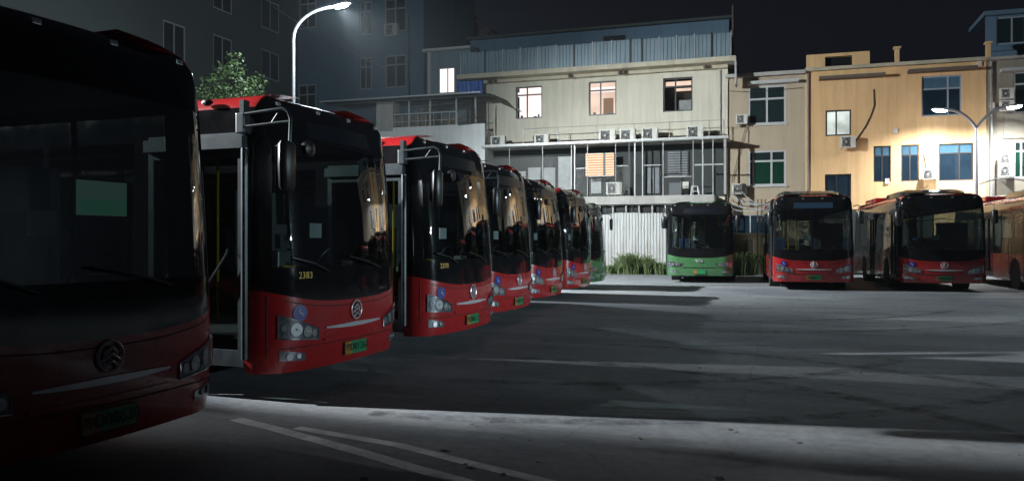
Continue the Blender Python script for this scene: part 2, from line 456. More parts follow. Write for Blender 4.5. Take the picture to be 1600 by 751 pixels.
def street_lamp(loc, arms, height, fork, label, group='street lamps of the yard', energy=8000, aim=(0, 0, -1), cone=150, blend=0.6, reach=1.25, ang0=0.0, rise=0.9, lone=True, color=(0.93, 0.97, 1.0)):
    root = empty('street_lamp', loc, 0, label, 'street lamp', group)
    MB().tube([(0, 0, 0), (0, 0, 2), (0, 0, fork)], [0.10, 0.085, 0.06], 12).build('pole', M['pole'], root, smooth=True)
    MB().box(-0.17, 0.17, -0.17, 0.17, 0, 0.03).build('base_plate', M['pole'], root)
    for ia, a in enumerate(arms):
        c, s = math.cos(a), math.sin(a)
        en = energy[ia] if isinstance(energy, (list, tuple)) else energy
        pick = lambda v, t: v[ia] if isinstance(v[0] if isinstance(v, tuple) else v, t) and isinstance(v, tuple) else v
        am, cn, bl = pick(aim, tuple), pick(cone, (int, float)), pick(blend, (int, float))
        pts = []
        if lone:
            pts = [(0, 0, fork - 0.01)]
            for k in range(1, 10):
                t = k / 9 * math.pi / 2
                pts.append((c * reach * 0.85 * (1 - math.cos(t)), s * reach * 0.85 * (1 - math.cos(t)), fork + rise * math.sin(t)))
            pts.append((c * reach * 0.95, s * reach * 0.95, fork + rise))
        else:
            for k in range(11):
                t = k / 10
                pts.append((c * reach * t, s * reach * t, fork - 0.02 + rise * (1 - (1 - t) ** 2.2)))
        MB().tube(pts, [0.065] * (len(pts) - 1) + [0.045], 10).build('arm', M['pole'], root, smooth=True)
        e = pts[-1]
        lamp_head(root, e, a)
        spot(root, (e[0] + c * 0.28, e[1] + s * 0.28, e[2] - 0.16), en, am, cn, bl, color)
    return root

left_lamp = street_lamp((-16.5, 24.9, 0), [0.0], 9.8, 8.8, 'single arm street lamp curving over the row of parked buses, lit', energy=31000, aim=(0.60, 0.52, -0.60), cone=124, blend=1.0, reach=1.75, rise=1.0, color=(0.90, 0.97, 1.0))
spill = bpy.data.lights.new('lamp_spill', 'POINT'); spill.energy = 3000; spill.color = (0.80, 0.93, 1.0); spill.shadow_soft_size = 0.2
so_ = bpy.data.objects.new('lamp_spill', spill); col.objects.link(so_); so_.parent = left_lamp; so_.location = (1.95, 0, 9.58)
street_lamp((8.03, 39.6, 0), [0.0, math.pi], 7.5, 6.5, 'double arm street lamp glowing in front of the ochre facade', energy=3300, aim=(0, 0.10, -1), cone=156, blend=0.95, reach=1.15, rise=0.85, lone=False)
street_lamp((-17.5, 6.6, 0), [R(90), R(-90)], 7.5, 6.5, 'double arm street lamp behind the nearest buses, out of the frame to the left', energy=(9000, 46000), aim=((0.92, 0.20, -0.36), (0.90, 0.328, -0.37)), cone=(50, 31), blend=(0.9, 0.35), reach=1.3, rise=0.85, lone=False)
street_lamp((48.0, 14.0, 0), [R(180)], 7.5, 6.5, 'unseen single arm lamp added far to the right to light the bus fronts', energy=105000, aim=(-0.99, 0.070, -0.092), cone=30, blend=1.0, reach=1.1, color=(0.70, 0.90, 1.0))  # added fill light, narrowed onto the fronts of the left row


# ------------------------------------------------------------------ ground
g = MB()
g.grid([[(x, y, 0) for x in (-400, -60, -30, 0, 30, 60, 400)] for y in (-300, -40, 0, 30, 60, 120, 600)])
tag(g.build('ground', M['ground']), 'worn grey concrete yard with stains and cracks', kind='structure')
def stripe(pts, w, name='light_streak'):
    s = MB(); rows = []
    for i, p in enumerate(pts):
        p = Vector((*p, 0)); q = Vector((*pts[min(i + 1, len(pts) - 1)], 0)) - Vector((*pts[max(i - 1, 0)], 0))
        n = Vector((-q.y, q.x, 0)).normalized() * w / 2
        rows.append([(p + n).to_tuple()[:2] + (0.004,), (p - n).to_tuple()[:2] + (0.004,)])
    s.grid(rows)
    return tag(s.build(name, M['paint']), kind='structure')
stripe([(-4.6, 6.05), (-4.05, 5.84), (-3.0, 5.40), (-2.46, 5.15), (-2.0, 4.96), (-1.0, 4.45), (0.2, 3.7)], 0.13)  # streaks of light laid as pale strips on the concrete
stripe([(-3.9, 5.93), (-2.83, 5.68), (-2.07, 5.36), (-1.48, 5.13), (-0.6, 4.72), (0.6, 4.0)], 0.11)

M['tyre'] = M['paint'].copy(); M['tyre'].name = 'tyre_mark'
M['tyre'].node_tree.nodes['Principled BSDF'].inputs['Base Color'].default_value = (0.03, 0.03, 0.032, 1)
for n_ in M['tyre'].node_tree.nodes:
    if n_.type == 'MAP_RANGE': n_.inputs[3].default_value = 0.0; n_.inputs[4].default_value = 0.55
for (y0, rad, sgn) in ((11.4, 7.5, -1), (15.1, 9.0, 1), (7.6, 6.5, 1)):
    for dw in (-0.95, 0.95):
        pts = []
        for k in range(15):
            t = k / 14 * 1.15
            rr = rad - sgn * dw
            pts.append((-3.6 + rr * math.sin(t), y0 + sgn * (rad - rr * math.cos(t))))
        o_ = stripe(pts, 0.22, 'tyre_mark'); o_.data.materials[0] = M['tyre']; o_.location.z = 0.004
lit = MB()
for _ in range(420):
    x_, y_ = random.uniform(-3.5, 9), random.uniform(4.5, 27)
    a_, r_ = random.uniform(0, 6.28), random.uniform(0.012, 0.05)
    u_ = Vector((math.cos(a_), math.sin(a_), random.uniform(-.2, .2))) * r_; v_ = Vector((-math.sin(a_), math.cos(a_), random.uniform(-.2, .3))) * r_ * random.uniform(.3, .8)
    c_ = Vector((x_, y_, 0.012 + r_ * 0.2))
    lit.face(*[lit.p(*(c_ + q)) for q in (-u_, v_, u_, -v_)])
tag(lit.build('leaf_litter', mat('dry_litter', (0.09, 0.075, 0.05), 0.8, var=0.6, vscale=3)), 'small dry leaves and grit scattered over the yard', 'litter', kind='stuff')
# ================================================================== BUSES
BULGE, EX, EY, YC = 0.05, 0.37, 0.50, 0.75      # plan of the nose: flat to y=0.75, then an elliptical corner
HW = YC + EY
def prof(z):
    """(front inset, side inset) at height z"""
    pts = ((0.26, 0.05, 0.03), (0.40, 0.012, 0.0), (0.80, 0.0, 0.0), (1.15, 0.005, 0.0), (1.35, 0.015, 0.003), (2.0, 0.06, 0.02), (2.55, 0.13, 0.04),
           (2.85, 0.21, 0.06), (2.95, 0.27, 0.09), (3.03, 0.36, 0.16), (3.08, 0.50, 0.30), (3.11, 0.75, 0.55), (3.12, 1.0, 0.8))
    for a, b in zip(pts, pts[1:]):
        if z <= b[0]:
            t = max(0, (z - a[0]) / (b[0] - a[0]))
            return a[1] + (b[1] - a[1]) * t, a[2] + (b[2] - a[2]) * t
    return pts[-1][1], pts[-1][2]
def nose(y):
    """x and outward normal of the nose plan at lateral y"""
    s, a = (1 if y >= 0 else -1), abs(y)
    if a <= YC:
        k = BULGE / YC ** 2
        n = Vector((1, 2 * k * a * s, 0)).normalized()
        return -k * a * a, n
    t = math.asin(min(1, (a - YC) / EY))
    n = Vector((math.cos(t) / EX, s * (math.sin(t) / EY), 0))
    n = (n.normalized() + Vector((0, 0.09 * s * (1 - math.sin(t)), 0))).normalized()
    return -BULGE - EX * (1 - math.cos(t)), n
def skin(px, py, n, z, off=0.0):
    f, s = prof(z)
    if n.x < 0: f = s
    i = n.x ** 2 * f + n.y ** 2 * s - off
    return (px - n.x * i, py - n.y * i, z)
def on_nose(y, z, off=0.0):
    x, n = nose(y)
    return skin(x, y, n, z, off)
def z_split(px, py):
    a = min(1, abs(py) / HW)
    return 0.95 + 0.15 * a ** 3 if px > -0.45 else 1.10

def patch(y0, y1, zlo, zhi, off, thick, name, m, parent, ny=10, nz=4, smooth=True):
    """thin curved panel on the nose between lateral y0..y1 and heights zlo(y)..zhi(y)"""
    b = MB()
    ys = [y0 + (y1 - y0) * i / ny for i in range(ny + 1)]
    def ring(o, shrink=0.0):
        rows = []
        for y in ys:
            a, c = zlo(y) + shrink, zhi(y) - shrink
            rows.append([on_nose(y, a + (c - a) * j / nz, o) for j in range(nz + 1)])
        return rows
    A = b.grid(ring(off)); B = b.grid(ring(off - thick))
    for j in range(nz):
        b.face(A[0][j + 1], A[0][j], B[0][j], B[0][j + 1]); b.face(A[ny][j], A[ny][j + 1], B[ny][j + 1], B[ny][j])
    for i in range(ny):
        b.face(A[i][0], A[i + 1][0], B[i + 1][0], B[i][0]); b.face(A[i + 1][nz], A[i][nz], B[i][nz], B[i + 1][nz])
    return b.build(name, m, parent, smooth=smooth, fix=True)

def make_far_mirror(root):
    ar2 = MB().tube([(-0.40, 1.24, 2.72), (-0.1, 1.33, 2.74), (0.02, 1.38, 2.70), (0.04, 1.39, 2.55)], 0.016, 7).build('mirror_arm', M['plastic'], root, smooth=True)
    mr = MB(); rows = []
    for z, wx, wy in ((2.13, .045, .07), (2.16, .06, .09), (2.5, .065, .095), (2.55, .045, .07)):
        rows.append([(0.03 + wx * math.cos(t), 1.40 + wy * math.sin(t), z) for t in [2 * math.pi * k / 12 for k in range(13)]])
    idx = mr.grid(rows); mr.face(*idx[0][:12]); mr.face(*idx[-1][:12])
    mr.build('mirror', M['plastic'], root, smooth=True, fix=True)

def make_bus(name, label, group, L=10.5, paint='red', pod=False, kind='red', side_paint=None):
    root = empty(name, (0, 0, 0), 0, label, 'bus', group)
    P = M[paint]
    wheels = (-2.55, -L + 3.0)
    WR, AR = 0.47, 0.56
    door = (-0.50, -1.72)
    door2 = (-4.9, -6.1)
    def wins(side):
        w = []
        if side < 0:
            w += [(-1.95, -3.2), (-3.28, -4.78), (-6.22, -7.5), (-7.58, -9.0), (-9.08, -L + 0.35)] if L > 9 else [(-1.95, -3.2), (-3.28, -4.78), (-6.22, -L + 0.3)]
        else:
            w += [(-0.72, -1.7), (-1.78, -3.2), (-3.28, -4.75), (-4.83, -6.2), (-6.28, -7.5), (-7.58, -9.0), (-9.08, -L + 0.35)] if L > 9 else [(-0.72, -1.7), (-1.78, -3.2), (-3.28, -4.75), (-4.83, -6.2), (-6.28, -L + 0.3)]
        return w
    WB, WT = 1.18, 2.62
    YW = 1.17                                       # windscreen wraps to this lateral position
    # ---- columns of the plan, from the rear centre round the door side, the nose, the other side, back
    def half(side):
        c = []
        ys = sorted({0, .15, .3, .45, .6, .75, .83, .9, .97, 1.03, 1.09, 1.13, YW, 1.21, 1.235, 1.248, 1.25})
        for y in ys:
            x, n = nose(y * side)
            c.append((x, y * side, n))
        br = set()
        for a, b in wins(side): br |= {a, b}
        if side < 0: br |= {*door, *door2}
        for w in wheels:
            for k in range(-6, 7): br.add(w + AR * math.sin(k / 6 * math.pi / 2))
        br.add(-L + 0.16)
        n = Vector((0, side, 0))
        for x in sorted(br, reverse=True): c.append((x, HW * side, n))
        for k in range(1, 5):
            t = k / 4 * math.pi / 2
            c.append((-L + 0.16 - 0.16 * math.sin(t), side * (HW - 0.16 + 0.16 * math.cos(t)), Vector((-math.sin(t), side * math.cos(t), 0))))
        for y in (0.95, 0.5): c.append((-L, y * side, Vector((-1, 0, 0))))
        return c
    right, left = half(-1), half(1)
    loop = right[::-1] + left[1:] + [(-L, 0, Vector((-1, 0, 0)))]
    N = len(loop)
    def zbot(c):
        x, y, n = c
        z = 0.27
        if abs(n.y) > 0.9 and x < -0.6:
            for w in wheels:
                d = abs(x - w)
                if d < AR: z = max(z, WR + math.sqrt(max(0, AR ** 2 - d * d)) - 0.0)
        return z
    mid = lambda a, b: ((a[0] + b[0]) / 2, (a[1] + b[1]) / 2, a[2] + b[2])
    def hole(a, b, z0, z1):
        x, y, n = mid(a, b); zc = (z0 + z1) / 2
        if x > -0.44 and abs(y) < YW and 1.32 < zc < 2.6: return True
        if x < -L + 0.1 and abs(y) < 0.95 and 1.4 < zc < 2.5: return True
        if abs(n.y) > 1.8:
            s = 1 if y > 0 else -1
            if WB < zc < WT and any(q[1] < x < q[0] for q in wins(s)): return True
            if s < 0 and zc < 2.66 and (door[1] < x < door[0] or door2[1] < x < door2[0]): return True
        return False
    def shell(zrows, nm, m, closed_top=False):
        b = MB()
        grid = [[b.q(skin(c[0], c[1], c[2], z(c) if callable(z) else z)) for z in zrows] for c in loop]
        for i in range(N):
            c0, c1 = loop[i], loop[(i + 1) % N]
            for j in range(len(zrows) - 1):
                za = [z(c0) if callable(z) else z for z in zrows]
                if hole(c0, c1, za[j], za[j + 1]): continue
                b.face(grid[i][j], grid[(i + 1) % N][j], grid[(i + 1) % N][j + 1], grid[i][j + 1])
        if closed_top:
            b.face(*[grid[i][-1] for i in range(N)])
        return b.build(nm, m, root, smooth=True, fix=True)
    zs = lambda c: z_split(c[0], c[1])
    zb = lambda c: zbot(c)
    zm = lambda f: (lambda c: zbot(c) + (zs(c) - zbot(c)) * f)
    shell([zb, zm(0.15), zm(0.5), zm(0.85), zs], 'lower_body', P)
    def ztop(c):
        x, y, n = c
        return 2.92 + 0.135 * max(0.0, min(1.0, (x + 0.42) / 0.10))
    shell([zs, WB, 1.32, 1.4, 1.7, 2.1, 2.5, 2.6, WT, 2.66, 2.8, lambda c: 2.86 + (ztop(c) - 2.92) * 0.5, ztop], 'window_band', M['black'])
    shell([ztop] + [(lambda f: (lambda c: ztop(c) + (3.09 - ztop(c)) * f))(f) for f in (0.2, 0.4, 0.6, 0.8, 1.0)] + [3.105, 3.115, 3.12], 'roof', P if kind != 'green' else M['green'], True)
    # ---- underbody
    MB().box(-L + 0.1, -0.45, -1.05, 1.05, 0.30, 0.52).build('underbody', M['rubber'], root)
    # ---- glass
    def glass_panel(cols, z0, z1, nm, m, off=-0.004, nz=8):
        b = MB(); b.grid([[skin(c[0], c[1], c[2], z0 + (z1 - z0) * j / nz, off) for j in range(nz + 1)] for c in cols])
        return b.build(nm, m, root, smooth='all', fix=False)
    front = [c for c in right[::-1] + left[1:] if c[0] > -0.44 and abs(c[1]) <= YW + 1e-6]
    glass_panel(front, 1.32, 2.6, 'windscreen', M['wind'], nz=12)
    for s in (-1, 1):
        n = Vector((0, s, 0))
        for a, b_ in wins(s):
            glass_panel([(a, HW * s, n), (b_, HW * s, n)], WB, WT, 'side_window', M['side'], nz=4)
    glass_panel([(-L, -0.95, Vector((-1, 0, 0))), (-L, 0.95, Vector((-1, 0, 0)))], 1.4, 2.5, 'rear_window', M['side'])
    # ---- doors (two folding leaves in a metal frame)
    for k, (a, b_) in enumerate((door, door2)):
        d = MB().plate(b_, a, 0.34, 2.66, 0, 0.06, [(b_ + 0.07, (a + b_) / 2 - 0.03, 0.5, 2.42), ((a + b_) / 2 + 0.03, a - 0.07, 0.5, 2.42)])
        xf = Matrix.Translation((0, -HW + 0.0, 0))
        fr = d.build('door', M['steel'], root, xf=xf)
        for u, v in ((b_ + 0.07, (a + b_) / 2 - 0.03), ((a + b_) / 2 + 0.03, a - 0.07)):
            q = MB(); q.grid([[(u, -HW + 0.03, 0.5), (u, -HW + 0.03, 2.42)], [(v, -HW + 0.03, 0.5), (v, -HW + 0.03, 2.42)]])
            q.build('door_glass', M['side'], fr)
            MB().tube([(u + 0.1, -HW - 0.03, 1.0), (u + 0.1, -HW - 0.05, 1.05), (v - 0.1, -HW - 0.05, 1.45), (v - 0.1, -HW - 0.03, 1.5)], 0.014, 6).build('door_rail', M['steel'], fr, smooth=True)
        MB().box(b_ - 0.02, a + 0.02, -HW - 0.05, -HW + 0.04, 2.50, 2.62).build('door_header', M['steel'], fr)
    MB().tube([(door[0] + 0.03, -HW - 0.02, 0.42), (door[0] + 0.03, -HW - 0.02, 2.5)], 0.035, 8).build('door_post', M['steel'], root, smooth=True)
    # ---- headlights
    for s in (-1, 1):
        if kind == 'green':
            lo = lambda y: 0.66 - 0.06 * (abs(y) - 0.7) / 0.45
            hi = lambda y: 0.74 + 0.10 * (abs(y) - 0.7) / 0.45
            yi, yo = 0.70, 1.18
        else:
            lo = lambda y: 0.57 + 0.04 * (abs(y) - 0.66) / 0.46
            hi = lambda y: 0.69 + 0.16 * (abs(y) - 0.66) / 0.46
            yi, yo = 0.66, 1.13
        h = patch(yi * s, yo * s, lo, hi, 0.006, 0.03, 'headlight', M['housing'], root)
        # reflector cells inside the lamp
        for q, (u, w) in enumerate(((0.06, 0.20), (0.24, 0.46), (0.52, 0.78), (0.82, 0.96))):
            ya, yb = yi + (yo - yi) * u, yi + (yo - yi) * w
            yc = (ya + yb) / 2
            zc = (lo(yc) + hi(yc)) / 2; rr = min((hi(yc) - lo(yc)) * 0.42, (yb - ya) * 0.55)
            x, n = nose(yc * s)
            c = Vector(on_nose(yc * s, zc, 0.006))
            rot = n.to_track_quat('X', 'Z').to_matrix().to_4x4()
            b = MB(); b.lathe([(rr, 0.012), (rr, 0.006), (rr * 0.85, 0.004), (rr * 0.5, -0.0), (rr * 0.25, 0.012), (0.004, 0.016)], axis='x', n=14)
            b.build('reflector', M['reflector'], h, smooth=True, xf=Matrix.Translation(c) @ rot)
        tr = MB()
        pts = [on_nose(y * s, lo(y) + 0.004, 0.012) for y in [yi + (yo - yi) * k / 8 for k in range(9)]]
        pts += [on_nose(y * s, hi(y) - 0.004, 0.012) for y in [yo - (yo - yi) * k / 8 for k in range(9)]]
        pts.append(pts[0])
        tr.tube(pts, 0.008, 5, cap=False); tr.build('lamp_trim', M['chrome'], h, smooth=True)
        patch((yi + 0.01) * s, (yo - 0.01) * s, lambda y: lo(y) + 0.01, lambda y: hi(y) - 0.01, 0.026, 0.003, 'lens', M['lens'], h, nz=3)
        f = patch(0.84 * s, 1.12 * s, lambda y: 0.375 + 0.02 * (abs(y) - 0.84) / 0.28, lambda y: 0.45 + 0.05 * (abs(y) - 0.84) / 0.28, 0.005, 0.02, 'fog_light', M['housing'], root, ny=8, nz=3)
        for yc, rr in ((1.03, 0.036), (0.93, 0.026)):
            x, n = nose(yc * s); c = Vector(on_nose(yc * s, 0.43, 0.006))
            rot = n.to_track_quat('X', 'Z').to_matrix().to_4x4()
            MB().lathe([(rr, 0.01), (rr * 0.8, 0.002), (rr * 0.3, 0.0), (0.003, 0.012)], axis='x', n=12).build('reflector', M['reflector'], f, smooth=True, xf=Matrix.Translation(c) @ rot)
    # ---- trim, emblem, plate
    if kind == 'red':
        patch(-0.54, 0.54, lambda y: 0.652 + 0.02 * (abs(y) / 0.54) ** 2, lambda y: 0.70 - 0.012 * (abs(y) / 0.54), 0.018, 0.02, 'trim_strip', M['trim'], root, nz=2)
        patch(-0.56, 0.56, lambda y: 0.545, lambda y: 0.57, 0.014, 0.02, 'lower_ridge', P, root, nz=2)
        e = MB(); cx = on_nose(0, 0.83, 0.015)[0]
        e.tube([(cx, 0.10 * math.cos(t), 0.83 + 0.10 * math.sin(t)) for t in [2 * math.pi * k / 24 for k in range(25)]], 0.009, 6, cap=False)
        em = e.build('emblem', M['trim'], root, smooth=True)
        for dz, w in ((0.045, 0.055), (0.0, 0.075), (-0.045, 0.06)):
            MB().tube([(cx, -w, 0.80 + dz), (cx + 0.012, 0, 0.845 + dz), (cx, w, 0.80 + dz)], 0.011, 6).build('chevron', M['trim'], em, smooth=True)
        x, n = nose(-0.92); c = Vector(on_nose(-0.92, 0.86, 0.004)); rot = n.to_track_quat('X', 'Z').to_matrix().to_4x4()
        st = MB().lathe([(0.085, -0.002), (0.085, 0.003), (0.002, 0.0035)], axis='x', n=24).build('access_sticker', M['sticker'], root, xf=Matrix.Translation(c) @ rot)
        w = MB(); w.tube([(0.006, -0.005, 0.045), (0.006, -0.012, 0.0), (0.006, 0.02, -0.002), (0.006, 0.032, -0.035)], 0.006, 5)
        w.build('wheelchair_mark', M['white_print'], st, xf=Matrix.Translation(c) @ rot)
    else:
        e = MB(); cx = on_nose(0, 0.83, 0.015)[0]
        e.tube([(cx, 0.12 * math.cos(t), 0.83 + 0.06 * math.sin(t)) for t in [2 * math.pi * k / 24 for k in range(25)]], 0.009, 6, cap=False)
        em = e.build('emblem', M['trim'], root, smooth=True)
        MB().tube([(cx, -0.1, 0.83), (cx + 0.01, 0, 0.85), (cx, 0.1, 0.83)], 0.01, 6).build('chevron', M['trim'], em, smooth=True)
        for s in (-1, 1):       # V crease and bumper edge
            pts = [on_nose(s * y, z, 0.003) for y, z in ((1.2, 0.60), (0.9, 0.59), (0.72, 0.60), (0.64, 0.68), (0.60, 0.76))]
            MB().tube(pts, 0.010, 5).build('bumper_groove', M['plastic'], root, smooth=True)
        patch(-0.62, 0.62, lambda y: 0.575, lambda y: 0.595, 0.01, 0.02, 'bumper_groove', M['plastic'], root, nz=2)
    for s in (-1, 1):
        MB().tube([on_nose(s * 1.2, z, 0.001) for z in (0.30, 0.5, 0.8, 1.04)], 0.005, 4).build('panel_seam', M['rubber'], root)
    if kind == 'red':
        MB().tube([on_nose(-1.2 + 2.4 * k / 24, 0.515, 0.0005) for k in range(25)], 0.0045, 4).build('panel_seam', M['rubber'], root)
        MB().tube([on_nose(-1.16 + 2.32 * k / 24, 0.895 + 0.12 * abs(-1 + k / 12) ** 3, 0.0005) for k in range(25)], 0.0045, 4).build('panel_seam', M['rubber'], root)
    pc = on_nose(0, 0.42, 0.012)[0]
    pl = MB().box(pc - 0.01, pc + 0.006, -0.22, 0.22, 0.35, 0.49).build('licence_plate', M['plate_g'], root)
    MB().box(pc + 0.0065, pc + 0.009, -0.215, -0.085, 0.356, 0.484).build('plate_end', M['plate_y'], pl)
    # ---- wipers
    for y0, y1 in ((-0.5, -1.02), (0.55, -0.15)):
        pts = [on_nose(y0, 1.27, 0.03), on_nose((y0 + y1) / 2, 1.36, 0.05), on_nose(y1, 1.42, 0.04)]
        MB().tube(pts, 0.011, 5).build('wiper', M['plastic'], root, smooth=True)
    # ---- mirror on the door side: bracket, two-tube arm bent down, long mirror and round kerb mirror
    MB().box(-0.54, -0.44, -HW - 0.07, -HW + 0.03, 2.64, 2.84).build('mirror_bracket', M['steel'], root, bevel=0.012)
    MB().box(-0.515, -0.465, -HW - 0.04, -HW + 0.05, 2.83, 2.97).build('bracket_strap', M['steel'], root)
    ar = MB().tube([(-0.52, -1.30, 2.82), (-0.2, -1.31, 2.84), (0.02, -1.33, 2.85), (0.09, -1.33, 2.82), (0.12, -1.33, 2.74), (0.11, -1.33, 2.52)], 0.016, 7).build('mirror_arm', M['steel'], root, smooth=True)
    MB().tube([(-0.52, -1.30, 2.70), (0.0, -1.32, 2.72), (0.115, -1.33, 2.72)], 0.014, 7).build('arm_brace', M['steel'], ar, smooth=True)
    MB().tube([(-0.12, -1.31, 2.715), (-0.02, -1.31, 2.84)], 0.009, 6).build('arm_brace', M['steel'], ar, smooth=True)
    mr = MB()
    rows = []
    for z, wx, wy in ((2.07, .045, .075), (2.10, .06, .10), (2.3, .065, .115), (2.5, .065, .11), (2.535, .045, .085)):
        rows.append([(0.07 + wx * math.cos(t), -1.32 + wy * math.sin(t), z) for t in [2 * math.pi * k / 12 for k in range(13)]])
    idx = mr.grid(rows); mr.face(*idx[0][:12]); mr.face(*idx[-1][:12])
    m1 = mr.build('mirror', M['plastic'], root, smooth=True, fix=True)
    MB().box(-0.003, 0.004, -1.405, -1.235, 2.12, 2.49).build('mirror_glass', M['chrome'], m1)
    MB().lathe([(0.02, -0.02), (0.075, -0.01), (0.085, 0.02), (0.075, 0.05), (0.02, 0.07)], c=(0.19, -1.18, 2.47), axis='x', n=14).build('kerb_mirror', M['plastic'], root, smooth=True)
    # far side: shorter arm and mirror
    if pod or kind == 'green':
      make_far_mirror(root)
    # ---- roof marker lamps and side blinker
    for y in (-0.95, -0.3, 0.3, 0.95):
        x, n = nose(y); c = skin(x, y, n, 2.97, 0.0)
        MB().box(c[0] - 0.03, c[0] + 0.02, y - 0.035, y + 0.035, 2.955, 2.995).build('marker_lamp', M['reflector'], root, bevel=0.008)
    s = MB().lathe([(0.02, -0.03), (0.06, 0.0), (0.06, 0.03), (0.02, 0.06)], c=(-0.75, 0, 0), axis='x', n=12)
    s.build('side_marker', M['plastic'], root, smooth=True, xf=Matrix.Translation((0.1, -HW + 0.06, 2.99)) @ Matrix.Diagonal((1.5, 0.6, 0.6, 1)))
    # ---- wheels
    for x in wheels:
        for s in (-1, 1):
            w = MB().lathe([(0.24, -0.12), (WR - 0.04, -0.13), (WR, -0.09), (WR, 0.09), (WR - 0.04, 0.13), (0.27, 0.12)], c=(x, s * (HW - 0.17), WR), axis='y', n=28).build('wheel', M['rubber'], root, smooth=True)
            MB().lathe([(0.02, s * 0.09), (0.09, s * 0.09), (0.11, s * 0.03), (0.20, s * 0.05), (0.25, s * 0.125), (0.27, s * 0.135)], c=(x, s * (HW - 0.17), WR), axis='y', n=20).build('rim', M['rim'], w, smooth=True)
            MB().lathe([(AR - 0.01, 0), (AR - 0.01, -s * 0.34), (0.1, -s * 0.345)], c=(x, s * (HW - 0.01), WR), axis='y', n=24).build('wheel_well', M['rubber'], root)
    # ---- cabin seen through the glass
    MB().box(-L + 0.2, -0.6, -1.17, 1.17, 0.60, 0.64).build('cabin_floor', M['floor'], root)
    MB().box(-L + 0.2, -0.7, -1.1, 1.1, 2.70, 2.74).build('cabin_ceiling', M['cabin'], root)
    da = MB(); rows = []
    for y in [-1.05 + 2.1 * k / 10 for k in range(11)]:
        x0 = nose(y)[0]
        rows.append([(x0 - 0.08, y, 0.7), (x0 - 0.07, y, 1.26), (x0 - 0.2, y, 1.30), (x0 - 0.48, y, 1.24), (x0 - 0.55, y, 0.7)])
    da.grid(rows); da.build('dashboard', M['plastic'], root, smooth=True, fix=True)
    sw = MB(); cc = Vector((-0.75, 0.55, 1.30))
    sw.tube([cc + Vector((0.10 * math.sin(t), 0.23 * math.cos(t), 0.21 * math.sin(t))) for t in [2 * math.pi * k / 20 for k in range(21)]], 0.015, 6, cap=False)
    swo = sw.build('steering_wheel', M['plastic'], root, smooth=True)
    MB().tube([cc + Vector((0.3, 0, -0.4)), cc], 0.03, 8).build('steering_column', M['plastic'], swo)
    def seat(x, y, m, z=0.64, nm='passenger_seat'):
        st = MB().box(x - 0.22, x + 0.22, y - 0.22, y + 0.22, z + 0.36, z + 0.46).build(nm, m, root, bevel=0.03)
        MB().box(x - 0.27, x - 0.18, y - 0.22, y + 0.22, z + 0.42, z + 1.08).build('seat_back', m, st, bevel=0.03)
        MB().box(x - 0.06, x + 0.06, y - 0.05, y + 0.05, z, z + 0.36).build('seat_foot', M['cabin'], st)
    seat(-1.3, 0.55, M['cabin'], 0.72, 'driver_seat')
    for x in (-3.4, -4.3, -5.2, -6.9, -7.8) if L > 9 else (-3.4, -4.3, -5.2):
        for y in (-0.85, 0.85): 
            if not (y < 0 and -6.3 < x < -4.7): seat(x, y, M['seat'])
    pn = MB().plate(-1.05, 1.05, 0.9, 2.3, 0, 0.03, [(0.2, 0.95, 1.6, 2.2)])
    MB().box(-1.80, -1.77, 0.15, 1.1, 0.66, 2.2).build('driver_partition', M['cabin'], root)
    for x, y in ((-1.1, -0.45), (-2.0, 0.1), (-2.3, -0.62), (-4.8, -0.62), (-6.2, -0.62), (-4.0, 0.55), (-5.8, 0.55)):
        MB().tube([(x, y, 0.64), (x, y, 2.7)], 0.017, 7).build('handrail', M['yellow'], root, smooth=True)
    for y in (-0.5, 0.5):
        MB().tube([(-1.9, y, 2.35), (-L + 1.2, y, 2.35)], 0.017, 7).build('ceiling_rail', M['yellow'], root, smooth=True)
    MB().box(-0.95, -0.72, -0.42, -0.18, 0.64, 1.48).build('fare_box', M['rim'], root, bevel=0.02)
    MB().box(-0.78, -0.70, -0.40, -0.24, 1.50, 1.66).build('card_reader', M['cabin'], root, bevel=0.01)
    MB().box(-0.42, -0.405, -0.28, -0.06, 1.62, 1.78).build('notice', M['white_print'], root)
    MB().box(-0.36, -0.24, 0.1, 0.32, 1.29, 1.36).build('dash_item', M['cabin'], root, bevel=0.01)
    MB().box(-0.34, -0.26, -0.92, -0.72, 1.29, 1.33).build('yellow_vest', M['yellow'], root, bevel=0.01)
    # route display behind the upper glass
    sg = MB(); sg.grid([[on_nose(y, z, 0.003) for z in (2.66, 2.74, 2.84)] for y in [-0.62 + 1.24 * k / 8 for k in range(9)]])
    sg.build('route_display', M['led'], root, smooth='all')
    # battery pod on the roof
    if pod:
        b = MB(); rows = []
        for x, h, w in ((-1.0, 0.0, 0.80), (-1.5, 0.17, 0.92), (-2.1, 0.22, 0.95), (-4.2, 0.22, 0.95), (-4.6, 0.15, 0.92), (-4.7, 0.0, 0.9)):
            rows.append([(x, -w, 3.09), (x, -w, 3.11 + h * 0.7), (x, -w * 0.8, 3.11 + h), (x, w * 0.8, 3.11 + h), (x, w, 3.11 + h * 0.7), (x, w, 3.09)])
        b.grid(rows); b.build('battery_pod', M['black'], root, smooth=True, fix=True)
        MB().box(-L + 0.8, -L + 3.4, -0.9, 0.9, 3.09, 3.32).build('roof_aircon', M['red'], root, bevel=0.06)
    return root

